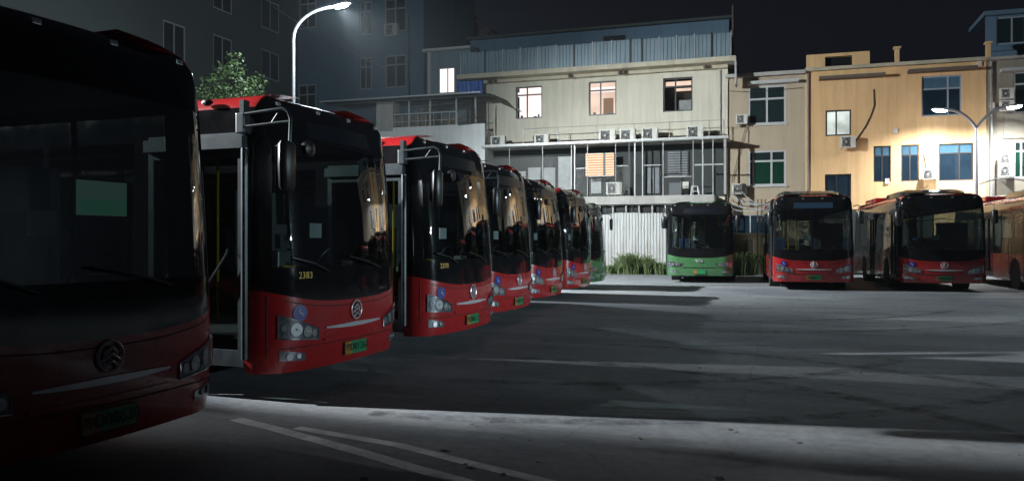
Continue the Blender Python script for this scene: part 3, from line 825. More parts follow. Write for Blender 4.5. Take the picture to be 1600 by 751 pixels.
def lettering(me, parent, y, z, off, m, name='lettering'):
    o = bpy.data.objects.new(name, me); col.objects.link(o)
    if not me.materials: me.materials.append(m)
    x, n = nose(y)
    o.matrix_local = Matrix.Identity(4)
    o.parent = parent
    # text X -> lateral, text Y -> up, text Z -> outward normal
    lat = Vector((-n.y, n.x, 0))
    rot = Matrix((lat, Vector((0, 0, 1)), n)).transposed().to_4x4()
    o.matrix_local = Matrix.Translation(Vector(on_nose(y, z, off))) @ rot
    return o
def plate_text(bus, s):
    pl = [c for c in bus.children if c.name.split('.')[0] == 'licence_plate'][0]
    lettering(text_mesh(s, 0.115), pl, 0.065, 0.42, 0.021, M['letter'])
    lettering(text_mesh('粤E', 0.085), pl, -0.15, 0.42, 0.024, M['letter'])
def bus_number(bus, s):
    lettering(text_mesh(s, 0.095), bus, -0.84, 1.235, 0.006, M['number'], 'fleet_number')

GL = 'buses parked side by side in the left row'
proto = make_bus('city_bus', 'x', GL)
left_row = [
    (-4.18, 4.20, -2.8, 'dim red bus nearest the viewer, cut off by the left edge of the photo', 'D08630', None),
    (-4.48, 7.97, -2.8, 'red bus with number 2383 on its black front, second from the viewer', 'D01260', '2383'),
    (-4.40, 11.35, -2.8, 'red bus with number 2370 on its front, third in the left row', 'D06125', '2370'),
    (-4.85, 15.0, -2.8, 'red bus with cream glare on its windscreen, fourth in the left row', 'D03718', None),
    (-5.22, 18.9, -2.8, 'red bus fifth in the left row, second before the green one', 'D05521', None),
    (-5.40, 22.9, -2.8, 'red bus farthest along the left row, just before the green one', 'D07342', None)]
red_buses = []
for i, (x, y, a, lab, pt, num) in enumerate(left_row):
    b = copy_tree(proto) if i else proto
    b.location = (x, y, 0); b.rotation_euler = (0, 0, R(a)); b['label'] = lab
    red_buses.append((b, pt, num))
GR = 'buses parked nose out before the ochre house'
podbus = make_bus('city_bus', 'red bus with a roof pod facing the viewer beside the green bus', GR, pod=True)
podbus.location = (1.0, 27.8, 0); podbus.rotation_euler = (0, 0, R(-86.5))
rb2 = copy_tree(podbus); rb2.location = (4.85, 28.3, 0); rb2.rotation_euler = (0, 0, R(-87)); rb2['label'] = 'darkest red bus with a roof pod, right of the other one facing the viewer'
rb3 = copy_tree(podbus); rb3.location = (8.75, 28.3, 0); rb3.rotation_euler = (0, 0, R(-87)); rb3['label'] = 'red bus with an orange picture on its side at the right edge of the photo'
for b, pt, num in red_buses:
    plate_text(b, pt)
    if num: bus_number(b, num)
for ch in podbus.children:
    if ch.name.startswith('route_display'):
        ch.data = ch.data.copy(); ch.data.materials[0] = M['led_on']
for b, s in ((podbus, 'D09215'), (rb2, 'D04476')): plate_text(b, s)
# side advert of the last bus
ad = MB().box(-2.0 + 0.02, -0.66, -HW - 0.004, -HW - 0.001, 0.5, 1.1)
ad = MB(); ad.grid([[(x, -HW - 0.004, z) for z in (0.34, 0.7, 1.16)] for x in (-3.2, -4.0, -4.86)]); ad.build('side_advert', M['orange'], rb3)
for x0, x1, ph in ((-3.3, -4.5, 0), (-3.5, -4.7, 0.2)):
    s = MB(); rows = []
    for k in range(13):
        t = k / 12; x = x0 + (x1 - x0) * t; z = 0.42 + ph + 0.6 * math.sin(t * 2.6) * (0.8 - ph)
        rows.append([(x, -HW - 0.006, z), (x, -HW - 0.006, z + 0.05 + 0.12 * math.sin(t * math.pi))])
    s.grid(rows); s.build('advert_swirl', M['advert2'], rb3)

greenbus = make_bus('city_bus', 'green bus with a black windscreen facing the viewer by the white tin fence', 'green buses', L=8.0, paint='green', kind='green')
greenbus.location = (-2.95, 31.5, 0); greenbus.rotation_euler = (0, 0, R(-88))
g2 = copy_tree(greenbus); g2.location = (-5.72, 26.9, 0); g2.scale = (0.93, 0.93, 0.93); g2.rotation_euler = (0, 0, R(0)); g2['label'] = 'green bus mostly hidden behind the far end of the red row'
# glowing panel added in place of a green reflection in the nearest windscreen
sc_ = MB().box(-0.60, -0.57, 0.26, 0.68, 1.77, 2.02).build('glow_panel', M['glow_panel'], red_buses[0][0])
MB().box(-0.569, -0.565, 0.265, 0.675, 1.775, 1.885).build('glow_panel_band', M['glow_panel_dim'], sc_)
MB().box(-0.63, -0.601, 0.24, 0.70, 1.60, 2.04).build('glow_panel_mount', M['plastic'], sc_)

# ================================================================== BUILDINGS
FY, BY, TY = 40.0, 41.4, 41.5        # fence/annex front, beige upper wall, tan and ochre walls

def window(parent, x0, x1, z0, z1, y, frame, pane, xs=(), zs=(), fw=0.05, depth=0.06, name='window', sill=None, panes=None):
    """window set in an opening: frame with mullions, each pane its own mesh"""
    X = [x0] + [x0 + (x1 - x0) * t for t in xs] + [x1]
    Z = [z0] + [z0 + (z1 - z0) * t for t in zs] + [z1]
    holes, k = [], fw / 2
    for i in range(len(X) - 1):
        for j in range(len(Z) - 1):
            holes.append((X[i] + (fw if i == 0 else k), X[i + 1] - (fw if i == len(X) - 2 else k), Z[j] + (fw if j == 0 else k), Z[j + 1] - (fw if j == len(Z) - 2 else k)))
    w = MB().plate(x0, x1, z0, z1, y, y + depth, holes).build(name, frame, parent, world=True)
    for i, h in enumerate(holes):
        m = panes[i] if panes else pane
        MB().box(h[0] - 0.01, h[1] + 0.01, y + depth * 0.45, y + depth * 0.45 + 0.012, h[2] - 0.01, h[3] + 0.01).build('pane', m, w, world=False, xf=Matrix.Translation(-Vector(parent.location)))
    if sill: MB().box(x0 - 0.06, x1 + 0.06, y - 0.10, y + 0.02, z0 - 0.07, z0).build('sill', sill, w, xf=Matrix.Translation(-Vector(parent.location)))
    return w
def bx(name, m, parent, *b, bevel=0): return MB().box(*b).build(name, m, parent, world=True, bevel=bevel)
def tb(name, m, parent, pts, r=0.03, n=6): return MB().tube(pts, r, n).build(name, m, parent, world=True, smooth=True)

# ---- air conditioner prototype, fan to the viewer (-y)
def make_ac():
    root = empty('air_conditioner', (0, 0, 0), 0, 'x', 'air conditioner', 'air conditioner units on the facades')
    w, h, d = 0.42, 0.29, 0.15
    c = MB().plate(-w, w, -h, h, -d, d, [(-0.34, 0.14, -0.24, 0.24)]).build('casing', M['ac'], root)
    MB().box(-w + 0.01, w - 0.01, -d + 0.06, d - 0.001, -h + 0.01, h - 0.01).build('inner_box', M['fan'], root)
    MB().lathe([(0.245, 0), (0.225, -0.02), (0.225, 0.05), (0.23, 0.055)], c=(-0.10, -d, 0), axis='y', n=24, caps=False).build('fan_ring', M['ac'], root, smooth=True)
    f = MB()
    f.lathe([(0.06, -0.035), (0.06, 0.03), (0.01, 0.035)], c=(-0.10, -d, 0), axis='y', n=12)
    fan = f.build('fan_hub', M['grille'], root, smooth=True)
    for k in range(4):
        t = k * math.pi / 2 + 0.4
        b = MB(); b.grid([[(-0.10 + r * math.cos(t + a), -d + 0.02 + 0.03 * s, r * math.sin(t + a)) for r in (0.05, 0.13, 0.205)] for a, s in ((-0.32, 0), (0.0, 0.5), (0.32, 1))])
        b.build('fan_blade', M['fan'], fan)
    for r in (0.11, 0.17):
        MB().tube([(-0.10 + r * math.cos(t), -d - 0.012, r * math.sin(t)) for t in [2 * math.pi * k / 20 for k in range(21)]], 0.005, 4, cap=False).build('fan_guard', M['grille'], root)
    bx('side_cover', M['ac'], root, 0.20, 0.36, -d - 0.012, -d + 0.005, -0.2, 0.1)
    bx('bracket', M['pipe'], root, -0.36, -0.32, -d - 0.02, d + 0.2, -h - 0.05, -h - 0.003)
    bx('bracket', M['pipe'], root, 0.30, 0.34, -d - 0.02, d + 0.2, -h - 0.05, -h - 0.003)
    return root
ac0 = None
def ac(px0, px1, py0, py1, Y, label):
    global ac0
    x0, x1, z0, z1 = rect(px0, px1, py0, py1, Y)
    if ac0 is None: o = ac0 = make_ac()
    else: o = copy_tree(ac0)
    s = (x1 - x0) / 0.84
    o.location = ((x0 + x1) / 2, Y, (z0 + z1) / 2)
    o.scale = (s, s, max(0.85 * s, min(1.25 * s, (z1 - z0) / 0.58)))
    o['label'] = label
    return o

# ------------------------------------------------------------------ beige office house
xl, xr = at(760, 200, BY)[0], at(1137, 200, BY)[0]
z_can = at(1000, 219, FY)[1]
z_eave = at(950, 108, 40.3)[1]
house = empty('office_house', ((xl + xr) / 2, BY, 0), 0, 'beige three storey house with two lit windows and a caged balcony', 'house')
bw = [(806, 847, 135, 185), (920, 963, 127, 180), (1036, 1082, 121, 174)]
holes = [rect(*w, BY) for w in bw]
MB().plate(xl, xr, 0, z_eave + 0.05, BY, BY + 0.25, holes).build('wall', M['beige'], house, world=True)
bx('side_wall', M['beige'], house, xr - 0.25, xr - 0.002, BY + 0.252, BY + 9, 0, z_eave)
for i, h in enumerate(holes):
    w = window(house, *h, BY + 0.08, M['dark_frame'], M['clear'], xs=(0.42,) , zs=(0.74,), fw=0.07)
    # the room behind
    bk = [M['lit_pink'], M['lit_room'], M['pane_void']][i]
    bx('room_wall', bk, house, h[0] - 0.3, h[1] + 0.3, BY + 1.6, BY + 1.65, h[2] - 0.5, h[3] + 0.5)
    if i < 2:
        bx('room_ceiling', M['lit_ceiling'], house, h[0] - 0.3, h[1] + 0.3, BY + 0.3, BY + 1.59, h[3] - 0.28, h[3] - 0.25)
        for k, (u, wd, ht) in enumerate(((0.12, 0.12, 0.22), (0.62, 0.16, 0.15), (0.78, 0.08, 0.26))):
            xx = h[0] + (h[1] - h[0]) * u
            bx('window_sill_item', M['plastic'], house, xx, xx + wd, BY + 0.28, BY + 0.38, h[2] + 0.02, h[2] + ht)
        if i: bx('cupboard', M['warm_glow'], house, h[0] + 0.5, h[0] + 1.0, BY + 1.3, BY + 1.55, h[2], h[2] + 1.1)
    else:
        bx('blind', M['curtain'], house, h[0] + 0.72, h[1] - 0.05, BY + 0.3, BY + 0.33, h[2] + 0.05, h[2] + 0.6)
        bx('blind', M['lit_room'], house, h[0] + 0.6, h[1] - 0.06, BY + 0.45, BY + 0.48, h[3] - 0.62, h[3] - 0.48)
        bx('blind', M['lit_room'], house, h[0] + 0.08, h[1] - 0.06, BY + 0.45, BY + 0.48, h[3] - 0.36, h[3] - 0.12)
# eave slab and its fittings
xe0, xe1 = at(714, 120, 40.3)[0], at(1150, 95, 40.3)[0]
ev = bx('eave_slab', M['eave'], house, xe0, xe1, 40.3, BY + 3.0, z_eave + 0.0, z_eave + 0.24, bevel=0.015)
bx('eave_beam', M['eave'], house, xe0 + 0.5, xr + 0.02, BY - 0.35, BY - 0.01, z_eave - 0.16, z_eave - 0.003)
bx('gutter_end', M['tin_edge'], house, xe1 - 0.06, xe1 + 0.02, 40.25, BY - 0.3, z_eave - 1.15, z_eave - 0.02)
for px in (764, 772, 890, 968, 975, 1102):
    x, _ = at(px, 112, BY - 0.6)
    MB().lathe([(0.04, 0.0), (0.09, -0.05), (0.10, -0.16), (0.05, -0.2)], c=(x, BY - 0.6, z_eave - 0.003), n=10).build('eave_lamp', M['rust'], house, world=True, smooth=True)
# canopy slab carrying the air conditioners, with its railing
xc0, xc1 = at(752, 230, FY - 0.15)[0], at(1138, 215, FY - 0.15)[0]
bx('canopy_slab', M['concrete'], house, xc0, xc1, FY - 0.15, BY - 0.002, z_can - 0.10, z_can + 0.02, bevel=0.01)
bx('canopy_edge', M['alu'], house, xc0, xc1, FY - 0.20, FY - 0.153, z_can - 0.07, z_can + 0.04)
yr_ = FY + 0.1
for px in (818, 872, 931, 991, 1046, 1108, 1131):
    x = at(px, 210, yr_)[0]
    tb('railing_post', M['pipe'], house, [(x, yr_, z_can), (x, yr_, z_can + 0.85)], 0.022)
xa, xb = at(818, 210, yr_)[0], at(1131, 210, yr_)[0]
tb('railing_bar', M['pipe'], house, [(xa, yr_ - 0.03, z_can + 0.83), (xb, yr_ - 0.03, z_can + 0.83)], 0.018)
tb('low_pipe', M['rust'], house, [(xc0 + 0.8, BY - 0.12, z_can + 0.28), (xb, BY - 0.12, z_can + 0.28)], 0.04)
# first floor gallery behind bars
z_bal = at(1000, 306, FY)[1]; z_bal0 = at(1000, 319, FY)[1]
xg0, xg1 = xc0 + 0.1, at(1134, 270, FY)[0]
xb0, xb1 = at(760, 312, FY - 0.15)[0], at(1116, 312, FY - 0.15)[0]
bx('gallery_floor', M['concrete'], house, xb0, xb1, FY - 0.15, BY - 0.002, z_bal0, z_bal, bevel=0.01)
for k, px in enumerate((818, 898, 915, 959, 1003, 1046, 1059)):
    pass
gal_posts = [(796, .022, 'pipe'), (848, .022, 'pipe'), (893, .03, 'pipe'), (898, .04, 'alu'), (918, .022, 'pipe'), (962, .02, 'pipe'), (983, .06, 'tin_dark'), (992, .045, 'alu'), (1004, .035, 'alu'), (1036, .028, 'pipe'), (1083, .028, 'pipe'), (1098, .045, 'alu'), (1114, .045, 'pipe'), (1133, .09, 'concrete')]
for px, r, m in gal_posts:
    x = at(px, 270, FY)[0]
    zb_ = z_bal if px > 900 else z_bal - 0.0
    r *= 0.62
    bx('gallery_post', M[m], house, x - r, x + r, FY - r, FY + r, zb_, z_can - 0.102)
def rail(pxa, pxb, py, m='alu', h=0.03, y=None):
    y = y or FY - 0.0
    a, z = at(pxa, py, y); b, z2 = at(pxb, py, y); z = (z + z2) / 2
    bx('gallery_rail', M[m], house, a + 0.07, b - 0.07, y - 0.02, y + 0.02, z - h * .6, z + h * .6)
rail(898, 918, 263); rail(962, 983, 259); rail(1004, 1036, 258); rail(1036, 1083, 276, h=0.025); rail(1083, 1133, 257, h=0.05); rail(918, 962, 275, h=.02)
# wire mesh in front of the left bays: thin diagonal wires
def mesh_panel(parent, x0, x1, z0, z1, y, sp=0.16, r=0.006, m='pipe'):
    b = MB(); w, h = x1 - x0, z1 - z0
    k = -h
    while k < w:
        for s in (0, 1):
            a0, a1 = max(0, k), min(w, k + h)
            if a1 - a0 > 0.03:
                p, q = (x0 + a0, z0 + a0 - k), (x0 + a1, z0 + a1 - k)
                if s: p, q = (x0 + x1 - p[0], p[1]), (x0 + x1 - q[0], q[1])
                b.tube([(p[0], y + s * 0.012, p[1]), (q[0], y + s * 0.012, q[1])], r, 3, cap=False)
        k += sp
    return tag(b.build('wire_mesh', M[m], parent, world=True), kind='stuff')
zm0, zm1 = z_bal, at(840, 245, FY)[1]
mesh_panel(house, xg0 + 0.4, at(893, 270, FY)[0], zm0 + 0.1, zm1, FY + 0.05)
mesh_panel(house, at(898, 270, FY)[0], at(918, 270, FY)[0], zm0, at(905, 263, FY)[1], FY + 0.05)
mesh_panel(house, at(962, 270, FY)[0], at(983, 270, FY)[0], zm0, at(970, 259, FY)[1], FY + 0.05)
mesh_panel(house, at(920, 270, FY)[0], at(961, 270, FY)[0], zm0, at(940, 277, FY)[1], FY + 0.05)
# what stands behind the bars on the back wall of the gallery
yb = BY - 0.05
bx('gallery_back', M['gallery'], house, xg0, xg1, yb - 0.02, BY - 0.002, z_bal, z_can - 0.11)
for a, b, c, d, m in ((768, 800, 262, 300, 'curtain'), (806, 822, 268, 302, 'curtain'), (826, 845, 262, 304, 'curtain'), (850, 868, 262, 304, 'curtain'), (873, 893, 245, 300, 'curtain'), (1012, 1022, 262, 302, 'shutter'), (1024, 1033, 262, 302, 'shutter'), (924, 940, 279, 302, 'curtain'), (1064, 1076, 284, 303, 'ac')):
    h = rect(a, b, c, d, yb)
    bx('curtain', M[m], house, h[0], h[1], yb - 0.08, yb - 0.03, h[2], h[3])
h = rect(914, 960, 239, 276, FY + 0.55)
bl = bx('blind_window', M['dark_frame'], house, h[0], h[1], FY + 0.6, FY + 0.66, h[2], h[3])
nsl = 9
loff = Matrix.Translation(-Vector(house.location))
for xa_, xb_ in ((h[0] + 0.03, h[0] + (h[1] - h[0]) * 0.62), (h[0] + (h[1] - h[0]) * 0.70, h[1] - 0.03)):
    for k in range(nsl):
        dz = (h[3] - h[2] - 0.06) / nsl; z = h[2] + 0.03 + k * dz
        MB().box(xa_, xb_, FY + 0.56, FY + 0.575, z + 0.012, z + dz * 0.70).build('blind_slat', M['blind'], bl, xf=loff)
        MB().box(xa_, xb_, FY + 0.585, FY + 0.597, z + dz * 0.70, z + dz + 0.012).build('blind_glow', M['blind_gap'], bl, xf=loff)
h = rect(1042, 1076, 236, 276, yb - 0.1)
ls = bx('louvre_shutter', M['dark_frame'], house, h[0], h[1], yb - 0.1, yb - 0.03, h[2], h[3])
for k in range(10):
    dz = (h[3] - h[2]) / 10
    MB().box(h[0] + 0.05, h[1] - 0.05, yb - 0.14, yb - 0.105, h[2] + k * dz + 0.02, h[2] + k * dz + dz * 0.75).build('louvre', M['shutter'], ls, xf=loff)
# ground floor: wall, row of vent openings under the gallery
vx = [937 + k * 20.5 for k in range(10)]
vh = []
for k in range(9):
    q = rect(vx[k] + 1, vx[k + 1] - 1, 319, 333, FY)
    vh.append((q[0], q[1], z_bal0 - 0.62, z_bal0 - 0.06))
MB().plate(xb0 + 0.3, xb1 + 0.15, 0, z_bal0 - 0.003, FY, FY + 0.06, vh).build('ground_floor_wall', M['beige_low'], house, world=True)
bx('vent_backing', M['pane_void'], house, xb0 + 0.4, xb1, FY + 0.22, FY + 0.25, 1.5, z_bal0 - 0.02)
for q in vh[::2]:
    tb('vent_bar', M['rust'], house, [(q[0] + 0.25, FY + 0.1, q[2] + 0.02), (q[0] + 0.25, FY + 0.1, q[3] - 0.02)], 0.012)

ac(768, 790, 213, 230, FY + 0.45, 'leftmost air conditioner on the canopy, beside the white annex wall')
ac(836, 858, 210, 227, FY + 0.45, 'air conditioner on the canopy under the left lit window')
ac(937, 962, 203, 222, FY + 0.45, 'left one of three neighbouring air conditioners on the canopy')
ac(969, 993, 202, 221, FY + 0.45, 'middle one of three neighbouring air conditioners on the canopy')
ac(1003, 1028, 200, 219, FY + 0.45, 'right one of three neighbouring air conditioners on the canopy')
ac(1073, 1099, 197, 216, FY + 0.45, 'rightmost air conditioner on the canopy, under the dark window')
ac(948, 972, 285, 304, FY + 0.5, 'air conditioner inside the gallery under the glowing blind')

def make_stool(x, y, z):
    t = empty('plastic_stool', (x, y, z), 0, 'white plastic stool standing in the gallery at the right', 'stool')
    MB().box(-0.15, 0.15, -0.15, 0.15, 0.42, 0.46).build('seat', M['stool'], t, bevel=0.012)
    for sx in (-1, 1):
        for sy in (-1, 1):
            MB().tube([(sx * 0.13, sy * 0.13, 0.42), (sx * 0.19, sy * 0.19, 0.0)], [0.03, 0.022], 5).build('leg', M['stool'], t)
    for sy in (-1, 1): MB().tube([(-0.155, sy * 0.155, 0.2), (0.155, sy * 0.155, 0.2)], 0.016, 5).build('stretcher', M['stool'], t)
    return t
x, z = at(1086, 304, FY + 0.35); make_stool(x, FY + 0.35, z_bal)
x = at(1056, 300, FY + 0.4)[0]
cb = empty('cardboard_box', (x, FY + 0.4, z_bal), 0, 'dark box standing in the gallery left of the stool', 'box')
MB().box(-0.3, 0.3, -0.2, 0.2, 0, 0.6).build('carton', M['cabin'], cb, bevel=0.01)
MB().box(-0.31, 0.31, -0.21, 0.21, 0.6, 0.63).build('lid', M['cabin'], cb)

# ---- corrugated white fence, sheet by sheet
fen = empty('tin_fence', (at(985, 430, FY)[0], FY - 0.25, 0), 0, 'white corrugated tin fence under the gallery, stained grey in places', 'fence')
f0, f1 = at(905, 380, FY - 0.25)[0], at(1075, 380, FY - 0.25)[0]
zt = at(985, 333, FY - 0.25)[1]
nsh = 9; sw_ = (f1 - f0) / nsh
me_sheet = None
for k in range(nsh):
    if me_sheet is None:
        b = MB(); rows = []
        prof_ = []
        nr = 4
        for i in range(nr):
            u = sw_ * i / nr; d = sw_ / nr
            prof_ += [(u, 0), (u + d * 0.62, 0), (u + d * 0.72, -0.03), (u + d * 0.90, -0.03)]
        prof_.append((sw_ + 0.01, 0))
        b.grid([[(u, y, 0.05) for u, y in prof_], [(u, y, zt) for u, y in prof_]])
        o = b.build('tin_sheet', M['white_sheet'], fen); me_sheet = o.data
    else:
        o = bpy.data.objects.new('tin_sheet', me_sheet); col.objects.link(o); o.parent = fen
    o.location = (f0 + k * sw_ - fen.location.x, 0.004 * (k % 2) + random.uniform(-.004, .004), random.uniform(-0.03, 0.03))
bx('fence_rail', M['pipe'], fen, f0, f1, FY - 0.22, FY - 0.18, zt - 0.4, zt - 0.34)
bx('fence_rail', M['pipe'], fen, f0, f1, FY - 0.22, FY - 0.18, 0.5, 0.56)

# ---- rooftop fence of blue-grey sheets and the long shed behind
rf = empty('roof_fence', (at(930, 90, 41)[0], 41.0, z_eave + 0.24), 0, 'blue grey tin fence along the roof edge of the beige house', 'fence')
zr0, zr1 = z_eave + 0.245, at(930, 67, 41)[1]
edges = [720, 758, 786, 813, 841, 869, 897, 926, 956, 985, 1003, 1030, 1057, 1085, 1112, 1142]
for a, b_ in zip(edges, edges[1:]):
    x0, x1 = at(a, 90, 41)[0] + 0.03, at(b_, 90, 41)[0] - 0.03
    b = MB(); pr = []
    nr = max(3, round((x1 - x0) / 0.2))
    for i in range(nr):
        u = x0 + (x1 - x0) * i / nr; d = (x1 - x0) / nr
        pr += [(u, 0), (u + d * 0.6, 0), (u + d * 0.7, -0.025), (u + d * 0.9, -0.025)]
    pr.append((x1, 0))
    zt_ = zr1 + random.uniform(-0.03, 0.03)
    b.grid([[(u, 41 + y, zr0 + 0.04) for u, y in pr], [(u, 41 + y, zt_) for u, y in pr]])
    b.build('tin_sheet', M['blue_sheet'], rf, world=True)
    bx('sheet_edge', M['tin_edge'], rf, x0, x1, 40.965, 41.01, zr0, zr0 + 0.045)
for px in edges:
    x = at(px, 90, 41)[0]; t = 0.045 if px in (758, 897, 985, 1003, 1112) else 0.022
    bx('fence_post', M['dark_frame'] if t > .03 else M['tin_edge'], rf, x - t, x + t, 40.95, 41.03, zr0, zr1 + 0.06)
xs0, xs1 = at(735, 60, 44)[0], at(1139, 40, 44)[0]
zsh = at(1000, 42, 44)[1]
shed = empty('roof_shed', ((xs0 + xs1) / 2, 44, z_eave + 0.24), 0, 'long dark grey shed on the roof behind the blue grey tin fence', 'shed')
bx('shed_wall', M['dark_wall'], shed, xs0, xs1, 44, 47, z_eave + 0.2, zsh)
bx('shed_roof', M['tin_dark'], shed, xs0 - 0.15, xs1 + 0.15, 43.7, 47.2, zsh + 0.003, zsh + 0.14)
for px, w in ((1020, 34), (1150, 2)):
    h = rect(px - w / 2 - 60, px + w / 2 - 60, 56, 72, 43.98)
    bx('shed_window', M['pane_void'], shed, h[0], h[1], 43.97, 43.998, h[2], h[3])
tb('downpipe', M['rust'], shed, [(xs1 + 0.22, 43.6, z_eave + 0.3), (xs1 + 0.22, 43.6, zsh + 0.6)], 0.06)

# ---- metal hut with a lit doorway, left of the roof fence
hx0, hx1 = at(672, 110, 42.6)[0], at(735, 110, 42.6)[0]
z_ter = at(690, 148, 42.6)[1]; zh1 = at(700, 80, 42.6)[1]
hut = empty('roof_hut', ((hx0 + hx1) / 2, 42.6, z_ter), 0, 'blue metal hut on the terrace with a bright doorway', 'hut')
d = rect(686, 711, 106, 146, 42.6)
MB().plate(hx0, hx1, z_ter - 2.0, zh1, 42.6, 42.68, [d]).build('hut_wall', M['blue_sheet'], hut, world=True)
for k in range(7):
    x = hx0 + (hx1 - hx0) * (k + 0.5) / 7
    bx('wall_rib', M['blue_sheet'], hut, x - 0.03, x + 0.03, 42.57, 42.598, d[3] + 0.08, zh1 - 0.02)
bx('corner_post', M['alu'], hut, hx0 - 0.12, hx0 + 0.06, 42.5, 42.597, z_ter - 1.0, zh1)
bx('hut_roof', M['alu'], hut, hx0 - 0.35, hx1 + 0.1, 42.3, 45, zh1 + 0.003, zh1 + 0.15)
w = window(hut, *d, 42.59, M['alu'], M['hut_light'], xs=(0.55,), fw=0.06, name='doorway')
# ---- blue tarpaulin below the eave
h = rect(714, 755, 124, 148, 41.0)
b = MB(); rows = []
for j in range(7):
    rows.append([(h[0] + (h[1] - h[0]) * i / 24, 41.0 + 0.04 * math.sin(i * 1.7 + j * 0.25) + 0.02 * math.sin(i * 0.6 + j), h[2] - 0.2 + (h[3] - h[2] + 0.2) * j / 6) for i in range(25)])
b.grid(rows); tag(b.build('tarpaulin', M['tarp'], None, smooth='all'), 'blue tarpaulin hanging below the left end of the eave', 'tarpaulin')

# ---- white annex with caged terrace, left of the beige house
ax0, ax1 = at(500, 200, FY)[0], at(758, 200, FY)[0]
zp0, zp1 = z_can - 0.5, at(690, 196, FY)[1]
ann = empty('terrace_annex', ((ax0 + ax1) / 2, FY, 0), 0, 'white walled annex with a caged terrace under a dark tin roof', 'annex')
bx('lower_wall', M['white_wall'], ann, ax0, ax1 - 0.02, FY, FY + 0.2, 0, zp1)
bx('end_wall', M['white_wall'], ann, ax1 - 0.2, ax1 - 0.022, FY + 0.202, BY - 0.01, 0, zp1 - 0.3)
bx('terrace_floor', M['concrete'], ann, ax0, ax1 - 0.21, FY + 0.21, 44, zp1 - 1.2, zp1 - 1.0)
pw = rect(588, 614, 160, 205, FY - 0.02)
bx('pillar_wall', M['concrete'], ann, pw[0], pw[1], FY - 0.03, FY + 0.8, pw[2], pw[3])
zro = at(690, 148, 39.0)[1]
rx0, rx1 = at(500, 150, 39.0)[0], at(768, 150, 39.0)[0]
b = MB(); nx = 70; rows = []
for y, dz in ((39.0, 0), (42.4, 0.12)):
    rows.append([(rx0 + (rx1 - rx0) * i / nx, y, zro + dz + (0.03 if i % 2 else 0) - 0.12 * (1 if i > 55 else 0) * (i - 55) / 15) for i in range(nx + 1)])
b.grid(rows); b.build('tin_roof', M['tin_dark'], ann, world=True)
bx('roof_purlin', M['tin_dark'], ann, rx0, rx1, 39.5, 39.56, zro - 0.12, zro - 0.06)
b = MB()
a = [(rx1, 39.0, zro - 0.12), (rx1, 42.4, zro), (rx1 + 0.55, 42.4, zro - 0.55), (rx1 + 0.55, 39.0, zro - 0.62)]
i = [b.p(*q) for q in a] + [b.p(q[0], q[1], q[2] - 0.03) for q in a]
for f in ((0, 1, 2, 3), (7, 6, 5, 4), (0, 4, 5, 1), (1, 5, 6, 2), (2, 6, 7, 3), (3, 7, 4, 0)): b.face(*[i[k] for k in f])
b.build('roof_flap', M['tin_dark'], ann, world=True)
bx('roof_edge', M['tin_edge'], ann, rx0, rx1 - 0.6, 38.95, 38.985, zro - 0.02, zro + 0.05)
for px in (639, 672, 713, 743):
    x = at(px, 180, FY + 0.05)[0]
    bx('terrace_post', M['alu'], ann, x - 0.04, x + 0.04, FY + 0.03, FY + 0.1, zp1, zro - 0.02)
tb('terrace_post', M['rust'], ann, [(ax1 + 0.12, FY + 0.2, zp1 - 0.9), (ax1 + 0.12, FY + 0.2, zro - 0.3)], 0.035)
for py, m, r in ((176, 'alu', .035), (188, 'alu', .02)):
    z = at(680, py, FY + 0.02)[1]
    tb('terrace_rail', M[m], ann, [(at(614, 180, FY)[0], FY - 0.02, z), (at(714, 180, FY)[0], FY - 0.02, z)], r)
for k in range(9):
    x = at(616 + k * 12.3, 180, FY)[0]
    tb('baluster', M['alu'], ann, [(x, FY + 0.01, zp1), (x, FY + 0.01, at(680, 177, FY)[1])], 0.018)
for py in (186, 195):
    z = at(730, py, FY + 0.02)[1]
    tb('terrace_rail', M['rust'], ann, [(at(716, 180, FY)[0], FY - 0.02, z), (at(758, 180, FY)[0], FY - 0.02, z + 0.08)], 0.025)
for px in (730, 742):
    x = at(px, 180, FY)[0]; tb('baluster', M['rust'], ann, [(x, FY - 0.06, zp1), (x, FY - 0.06, zp1 + 0.8)], 0.02)
mesh_panel(ann, at(616, 180, FY)[0], at(758, 180, FY)[0], zp1 + 0.05, zro - 0.1, FY + 0.13, 0.19)
mesh_panel(ann, at(520, 180, FY)[0], pw[0], zp1 - 0.2, zro - 0.1, FY + 0.13, 0.19)
# dry plants crowding the terrace rail
def stalk_clump(px, py0, py1, label, n, mt):
    x, z0 = at(px, py0, FY + 0.35); z1 = at(px, py1, FY + 0.35)[1]
    b = MB()
    for k in range(n):
        dx, dy = random.gauss(0, 0.26), random.uniform(-0.12, 0.14)
        hh = (z1 - zp1) * random.uniform(0.5, 1.05); l = random.uniform(-0.25, 0.25)
        r = random.uniform(0.008, 0.02)
        b.tube([(dx, dy, 0), (dx + l * 0.4, dy, hh * 0.6), (dx + l, dy + random.uniform(-.1, .1), hh)], [r, r, r * 0.5], 4)
        for q in range(5):
            c = Vector((dx + l * random.uniform(.3, 1), dy + random.uniform(-.1, .1), hh * random.uniform(0.4, 1.0)))
            u = Vector((random.uniform(-1, 1), random.uniform(-.5, .5), random.uniform(-1, 1))).normalized() * random.uniform(.05, .12)
            v = Vector((random.uniform(-1, 1), random.uniform(-.5, .5), random.uniform(-1, 1))).normalized() * 0.03
            b.face(*[b.p(*(c + s)) for s in (-u, v, u, -v)])
    rt = empty('potted_plant', (x, FY + 0.35, zp1 - 0.35), 0, label, 'plant', 'dry plants along the terrace rail')
    MB().lathe([(0.15, 0.0), (0.2, 0.34), (0.17, 0.35)], n=10).build('pot', M['rust'], rt)
    o = b.build('stalks', M[mt], rt); o.location = (0, 0, 0.33); o['kind'] = 'stuff'
